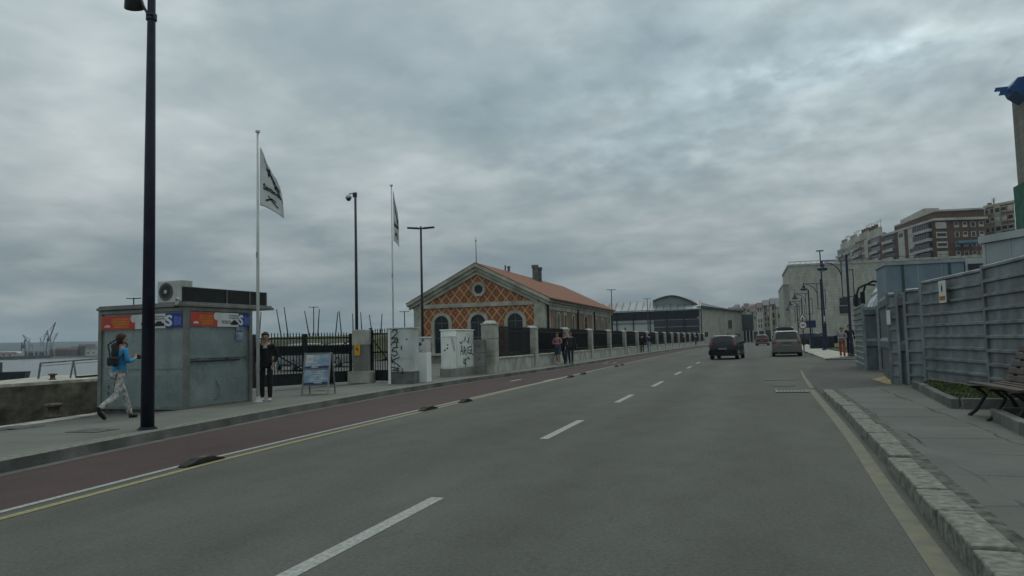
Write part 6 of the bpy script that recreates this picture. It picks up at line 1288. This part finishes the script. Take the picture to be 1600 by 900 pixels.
def person(label, loc, rz, H_=1.68, step=.0, arms='down', top='black_cloth', legs='black_cloth', shoes='black_shoe', hair='hair_dark', hairlen=.05, long_top=.0, skirt=None, shorts=False, detail=True, group=None, lean=.03, broad=1.0):
    t = thing('person', label, 'person', loc, rz, group); k = H_/1.70
    def S(x, y, z): return Vector((x*k, y*k, z*k))
    st = step
    J = {'pel': S(0, 0, .93), 'wst': S(0, .01+lean*.3, 1.08), 'chs': S(0, lean, 1.27), 'nb': S(0, lean, 1.42), 'nk': S(0, lean+.02, 1.485), 'hd': S(0, lean+.035, 1.585), 'crn': S(0, lean+.025, 1.655)}
    for s, n, d in ((-1, 'L', 1), (1, 'R', -1)):
        f = st*d
        J['hip'+n] = S(s*.095, 0, .90); J['kn'+n] = S(s*.10, f*.40 + .03 + (.05 if f < 0 else .02)*abs(st)*2, .50 + (.0 if f >= 0 else -.01)); J['an'+n] = S(s*.10, f*.88 - (.10*abs(st)/.3 if f < 0 else 0), .085 + (.14*abs(st)/.3 if f < 0 else 0)); J['to'+n] = S(s*.115, f*.88 + (.13 if f >= 0 else .0), .03 + (.0 if f >= 0 else .0))
        J['sh'+n] = S(s*.185*broad, lean, 1.385)
        if arms == 'down': J['el'+n] = S(s*.235*broad, lean-.03-f*.25, 1.12); J['wr'+n] = S(s*.245*broad, lean+.05-f*.45, .88); hd_ = Vector((0, .15, -1))
        elif arms == 'hold': J['el'+n] = S(s*.24, lean+.0, 1.13); J['wr'+n] = S(s*.10, lean+.25, 1.19); hd_ = Vector((-s*.4, .5, .35))
        elif arms == 'fold': J['el'+n] = S(s*.25, lean+.05, 1.12); J['wr'+n] = S(s*.02, lean+.20, 1.10); hd_ = Vector((-s, .1, 0))
        elif arms == 'pocket': J['el'+n] = S(s*.27, lean-.08, 1.12); J['wr'+n] = S(s*.19, lean+.03, .93); hd_ = Vector((-s*.3, .3, -1))
        hd_.normalize(); J['hn'+n] = J['wr'+n]+hd_*.075*k; J['_hd'+n] = hd_
    names = [n for n in J if not n.startswith('_')]; idx = {n: i for i, n in enumerate(names)}; pts = [J[n] for n in names]
    rad = {'pel': (.105, .082), 'wst': (.115, .085), 'chs': (.135, .095), 'nb': (.075, .06), 'nk': (.048, .05), 'hd': (.074, .092), 'crn': (.055, .065)}
    for n in 'LR': rad.update({'hip'+n: .058, 'kn'+n: .046, 'an'+n: .034, 'to'+n: (.022, .018), 'sh'+n: .052, 'el'+n: .038, 'wr'+n: .026, 'hn'+n: (.032, .016)})
    rr = [tuple(v*k for v in rad[n]) if isinstance(rad[n], tuple) else rad[n]*k for n in names]
    ed = [('pel', 'wst'), ('wst', 'chs'), ('chs', 'nb'), ('nb', 'nk'), ('nk', 'hd'), ('hd', 'crn')]
    for n in 'LR': ed += [('pel', 'hip'+n), ('hip'+n, 'kn'+n), ('kn'+n, 'an'+n), ('an'+n, 'to'+n), ('chs', 'sh'+n), ('sh'+n, 'el'+n), ('el'+n, 'wr'+n), ('wr'+n, 'hn'+n)]
    ed = [(idx[a], idx[b]) for a, b in ed]
    # nose, ears and five fingers grow out of the same skin
    def add(a, q, r): pts.append(q); rr.append(r); ed.append((a, len(pts)-1)); return len(pts)-1
    if detail:
        add(idx['hd'], J['hd']+S(0, .105, -.012), .014*k)
        for s in (-1, 1): add(idx['hd'], J['hd']+S(s*.085, -.005, -.01), .016*k)
        for s, n in ((-1, 'L'), (1, 'R')):
            h = J['_hd'+n]; ac = h.cross(Vector((s, .25, .1))).normalized(); pn = ac.cross(h).normalized()*(-s)
            for q, ln in ((-.030, .072), (-.010, .082), (.010, .076), (.028, .058)):
                b0 = add(idx['hn'+n], J['hn'+n]+ac*q*k+h*.02*k, .0095*k); b1 = add(b0, pts[b0]+h*ln*.55*k+pn*.010*k, .0085*k); add(b1, pts[b1]+h*ln*.40*k+pn*.026*k, .007*k)
            b0 = add(idx['wr'+n], J['wr'+n]+h*.035*k-ac*.035*k, .011*k); add(b0, pts[b0]+h*.045*k-ac*.018*k+pn*.012*k, .009*k)
    skin_mesh('body', pts, ed, rr, MATS['skin'], t, 2 if detail else 1)
    def cloth(name, chain, edges, rads, mat): return skin_mesh(name, [J[c] if isinstance(c, str) else c for c in chain], edges, [tuple(v*k for v in r) if isinstance(r, tuple) else r*k for r in rads], MATS[mat], t, 2)
    # upper garment with sleeves
    ch = ['pel', 'wst', 'chs', 'nb']; rd = [(.150, .122), (.145, .112), (.150*broad, .115), (.080, .070)]; ee = [(0, 1), (1, 2), (2, 3)]
    if long_top:
        for n in 'LR': ch.append(J['hip'+n].lerp(J['kn'+n], .10+long_top*.9)); rd.append((.120, .120)); ee.append((0, len(ch)-1))
    for n in 'LR':
        b0 = len(ch); w = J['wr'+n]; e_ = J['el'+n]; ch += ['sh'+n, 'el'+n, e_.lerp(w, .93)]; rd += [.060, .052, .042]; ee += [(2, b0), (b0, b0+1), (b0+1, b0+2)]
    cloth('top', ch, ee, rd, top)
    if skirt:
        MB().lathe([(.13*k, .98*k), (.17*k, .85*k), (.20*k, .62*k), (.235*k, skirt*k), (.21*k, skirt*k+.01)], (0, 0, 0), 16).build('skirt', MATS[legs], t, smooth=True)
    else:
        ch = ['pel']; rd = [(.122, .098)]; ee = []
        for n in 'LR':
            b0 = len(ch); end = J['kn'+n].lerp(J['an'+n], 1.02 if not shorts else .02); kn_ = J['kn'+n] if not shorts else J['hip'+n].lerp(J['kn'+n], .6)
            ch += ['hip'+n, kn_, end]; rd += [.084, .070 if not shorts else .092, .056 if not shorts else .088]; ee += [(0, b0), (b0, b0+1), (b0+1, b0+2)]
        cloth('trousers', ch, ee, rd, legs)
    for n in 'LR':
        a, o_ = J['an'+n], J['to'+n]; d = (o_-a); d.z = 0; d = d.normalized() if d.length > .02 else Vector((0, 1, 0))
        if J['an'+n].z > .13*k: heel = a+Vector((0, -.03*k, -.03*k)); toe = Vector((a.x, a.y+.13*k, .035*k)); mid = heel.lerp(toe, .5)
        else: heel = Vector((a.x, a.y-.045*k, .045*k)); mid = Vector((a.x, a.y+.05*k, .04*k)); toe = Vector((a.x, a.y+.16*k, .034*k))
        cloth('shoe', [heel, mid, toe, a], [(0, 1), (1, 2), (0, 3)], [(.046, .046), (.050, .046), (.042, .034), .050], shoes)
    hc = J['hd']
    def hairf(u, v):
        th, ph = u*2*math.pi, v*math.pi
        x, y, z = math.sin(ph)*math.cos(th), math.sin(ph)*math.sin(th), math.cos(ph)
        w_ = 1 + .03*math.sin(th*9+ph*5)
        px_, py_, pz_ = .088*x*w_, -.012+.106*y*w_, .028+.104*z*w_
        if py_ > .015 and pz_ < .055: f_ = .45 if pz_ < .035 else .8; px_ *= f_; py_ = py_*f_ - .01
        elif pz_ < .0: pz_ -= hairlen*(-pz_/.07); px_ *= .92
        return tuple(hc + S(px_, py_, pz_))
    hm = MB().grid(hairf, 28, 18)
    hm.build('hair', MATS[hair], t, smooth=True)
    if detail:
        for s in (-1, 1): MB().lathe([(.002, -.008*k), (.010*k, -.004*k), (.011*k, 0), (.010*k, .004*k), (.002, .008*k)], tuple(hc+S(s*.032, .083, .012)), 10, 'y').build('eye', MATS['eye'], t, smooth=True)
        MB().box(tuple(hc+S(0, .088, -.055)), (.042*k, .012*k, .012*k)).build('mouth', MATS['lips'], t, bevel=.004)
    return t, J, k
w, J, k = person('woman in a bright blue jacket and patterned trousers walking past the kiosk', (-10.98, 11.08, .135), R(-14), 1.56, .36, 'hold', 'blue_jacket', 'patterned_cloth', 'black_shoe', 'hair_brown', .07, .12)
sc_ = MB(); sc_.tube([J['sh'+'L']+Vector((.05, -.06, .06)), J['nb']+Vector((.0, -.085, .05)), J['chs']+Vector((.06, -.145, .02)), J['wst']+Vector((.12, -.15, -.02))], [.042, .055, .055, .035], 10); sc_.build('scarf', MATS['black_cloth'], w, smooth=True)
b_ = thing('waist_bag', 'black waist bag worn at the back of the woman in blue', 'bag', (-10.98, 11.08, .135), R(-14)); MB().box((.14, -.19, 1.06), (.25, .10, .16)).build('pouch', MATS['rubber'], b_, bevel=.03); MB().tube([(.2, -.16, 1.08), (.19, .0, 1.2), (.05, .14, 1.36), (-.1, .02, 1.46), (-.1, -.14, 1.36), (.05, -.19, 1.14)], .014, 6).build('strap', MATS['rubber'], b_)
c_ = thing('camera', 'dark camera held in front by the woman in blue', 'camera', (-10.98, 11.08, .135), R(-14)); cc = (J['hnL']+J['hnR'])/2; MB().box((cc.x, cc.y+.06, cc.z), (.12, .06, .08)).build('body', MATS['rubber'], c_, bevel=.01); MB().lathe([(.03, 0), (.03, .07)], (cc.x, cc.y+.09, cc.z), 12, 'y').build('lens', MATS['dark_metal'], c_)
m_, J, k = person('man in black clothes and white shoes standing behind the flagpole', (-10.77, 15.22, .135), R(200), 1.60, .03, 'pocket', 'black_cloth', 'black_cloth', 'pale_shoe', 'hair_brown', .02, .06)
MB().face(*[tuple(J['chs']+Vector((x, .123+.0, z))) for x, z in ((-.07, .04), (.03, .03), (.02, .10), (-.05, .12))]).build('print', MATS['white_top'], m_, norm=False)
person('woman in denim shorts and striped top walking by the railing', (-9.72, 39.4, .135), R(175), 1.70, .16, 'fold', 'pink_top', 'jeans', 'pale_shoe', 'hair_dark', .06, shorts=True, group='people walking along the railing')
person('slim person in black between the shorts wearer and the bag carrier', (-9.50, 40.1, .135), R(175), 1.72, .2, 'down', 'black_cloth', 'navy_cloth', 'black_shoe', 'hair_dark', .04, .06, group='people walking along the railing')
p_, J, k = person('person in dark coat and jeans carrying a dark shoulder bag by the railing', (-9.06, 39.6, .135), R(180), 1.74, .14, 'down', 'dark_grey_cloth', 'dark_grey_cloth', 'black_shoe', 'hair_dark', .03, .12, group='people walking along the railing')
b_ = thing('shoulder_bag', 'dark shoulder bag at the hip of the rightmost railing walker', 'bag', (-9.06, 39.6, .135), R(180)); MB().box((-.30, .06, .92), (.12, .34, .30), taper=.85).build('pouch', MATS['black_cloth'], b_, bevel=.03); MB().tube([(-.28, .0, 1.05), (-.2, .02, 1.44), (-.27, .12, 1.05)], .014, 6).build('strap', MATS['black_cloth'], b_)
person('person in a long black coat walking away, left of the far pair', (-9.62, 72.5, .135), R(5), 1.74, .2, 'down', 'black_cloth', 'black_cloth', 'black_shoe', 'hair_dark', .05, .22, detail=False, group='pair walking away along the railing')
person('person in navy jacket and pale jeans, right of the far pair', (-9.0, 72.8, .135), R(5), 1.74, .24, 'down', 'navy_cloth', 'pale_jeans', 'pale_shoe', 'hair_dark', .04, .06, detail=False, group='pair walking away along the railing')
person('distant person in dark clothes walking between far pair and black car', (-8.95, 112, .135), R(5), 1.74, .2, 'down', 'dark_grey_cloth', 'black_cloth', 'black_shoe', 'hair_dark', .04, .1, detail=False)
person('distant person in navy on the pavement just left of the black car', (-7.75, 122, .135), R(5), 1.74, .2, 'down', 'navy_cloth', 'navy_cloth', 'pale_shoe', 'hair_dark', .04, .1, detail=False)
r_, J, k = person('woman in red trousers and pale top walking up the driveway', (4.92, 45.0, .07), R(170), 1.66, .10, 'fold', 'grey_top', 'red_trouser', 'pale_shoe', 'hair_dark', .08, .05, broad=1.05)
b_ = thing('shoulder_bag', 'large black bag on the arm of the woman in red trousers', 'bag', (4.92, 45.0, .07), R(170)); MB().box((.30, .04, 1.02), (.20, .34, .42), taper=.85).build('pouch', MATS['black_cloth'], b_, bevel=.04); MB().tube([(.26, -.04, 1.2), (.19, .02, 1.44), (.26, .12, 1.2)], .014, 6).build('strap', MATS['black_cloth'], b_)
person('person in black half hidden by the nearest blue lamp post', (5.62, 47.6, .11), R(170), 1.80, .08, 'down', 'black_cloth', 'black_cloth', 'black_shoe', 'hair_dark', .04, .1, detail=False)

# ================================================================== ROAD FURNITURE
for i, (x, y, L_) in enumerate(((-6.33, 7.68, .74), (-6.41, 14.6, .80), (-6.36, 16.65, .70), (-6.42, 27.9, .8), (-6.44, 30.3, .8), (-6.46, 38.6, .8), (-6.46, 40.4, .8))):
    pr = [(-L_/2, 0), (-L_/2+.05, .022), (-L_/2+.18, .045), (-L_/2+.24, .065), (L_/2-.24, .065), (L_/2-.18, .045), (L_/2-.05, .022), (L_/2, 0)]
    t = thing('lane_divider', 'black rubber lane divider at the bike lane edge, %s from the camera' % ordw[i], 'lane divider', (x, y, .008), R(1.5 if y < 12 else 0), 'rubber dividers along the bike lane')
    MB().prism([(-.065, a, b) for a, b in pr], (.13, 0, 0)).build('body', MATS['rubber'], t, bevel=.018)
    MB().b2(-.04, .04, -L_/2+.30, L_/2-.30, .066, .070).build('strip', M('divider_strip', (.10, .09, .05), .7, .3, 9), t)
def grate(name, label, x, y, w, d, nb, cat, z=.011, alongx=True):
    t = thing(name, label, cat, (x, y, z)); f = MB(); f.b2(-w/2, w/2, -d/2, -d/2+.04, 0, .012).b2(-w/2, w/2, d/2-.04, d/2, 0, .012).b2(-w/2, -w/2+.03, -d/2+.04, d/2-.04, 0, .012).b2(w/2-.03, w/2, -d/2+.04, d/2-.04, 0, .012)
    for k in range(nb): xx = -w/2+.05+(w-.1)*k/(nb-1); f.b2(xx-.013, xx+.013, -d/2+.04, d/2-.04, 0, .005)
    f.build('frame', MATS['concrete'], t); MB().b2(-w/2+.03, w/2-.03, -d/2+.04, d/2-.04, -.002, .002).build('pit', MATS['black_iron'], t)
grate('drain_grate', 'slotted drain grate set in the road by the right kerb', .96, 19.7, .74, .95, 9, 'drain')
def cover(label, x, y, r, z, square=False, m='cabinet_base'):
    o = (MB().b2(-r, r, -r*.8, r*.8, 0, .006) if square else MB().lathe([(r, 0), (r, .005), (r*.9, .006)], n=24)).build('manhole_cover', MATS[m], loc=(x, y, z)); tag(o, label, 'manhole cover')
M('old_iron', (.075, .075, .068), .8, .3, 8)
cover('round manhole cover in the road beyond the drain grate', .86, 21.9, .30, .006, m='old_iron'); cover('dark square cover patch in the road behind the round manhole', .92, 25.0, .5, .006, True, 'old_iron')
cover('square iron cover in the pavement left of the floodlight pole', -9.85, 9.45, .30, .14, True, 'old_iron'); cover('square iron cover on the quay in front of the near bollard', -12.4, 10.3, .32, .075, True, 'old_iron')
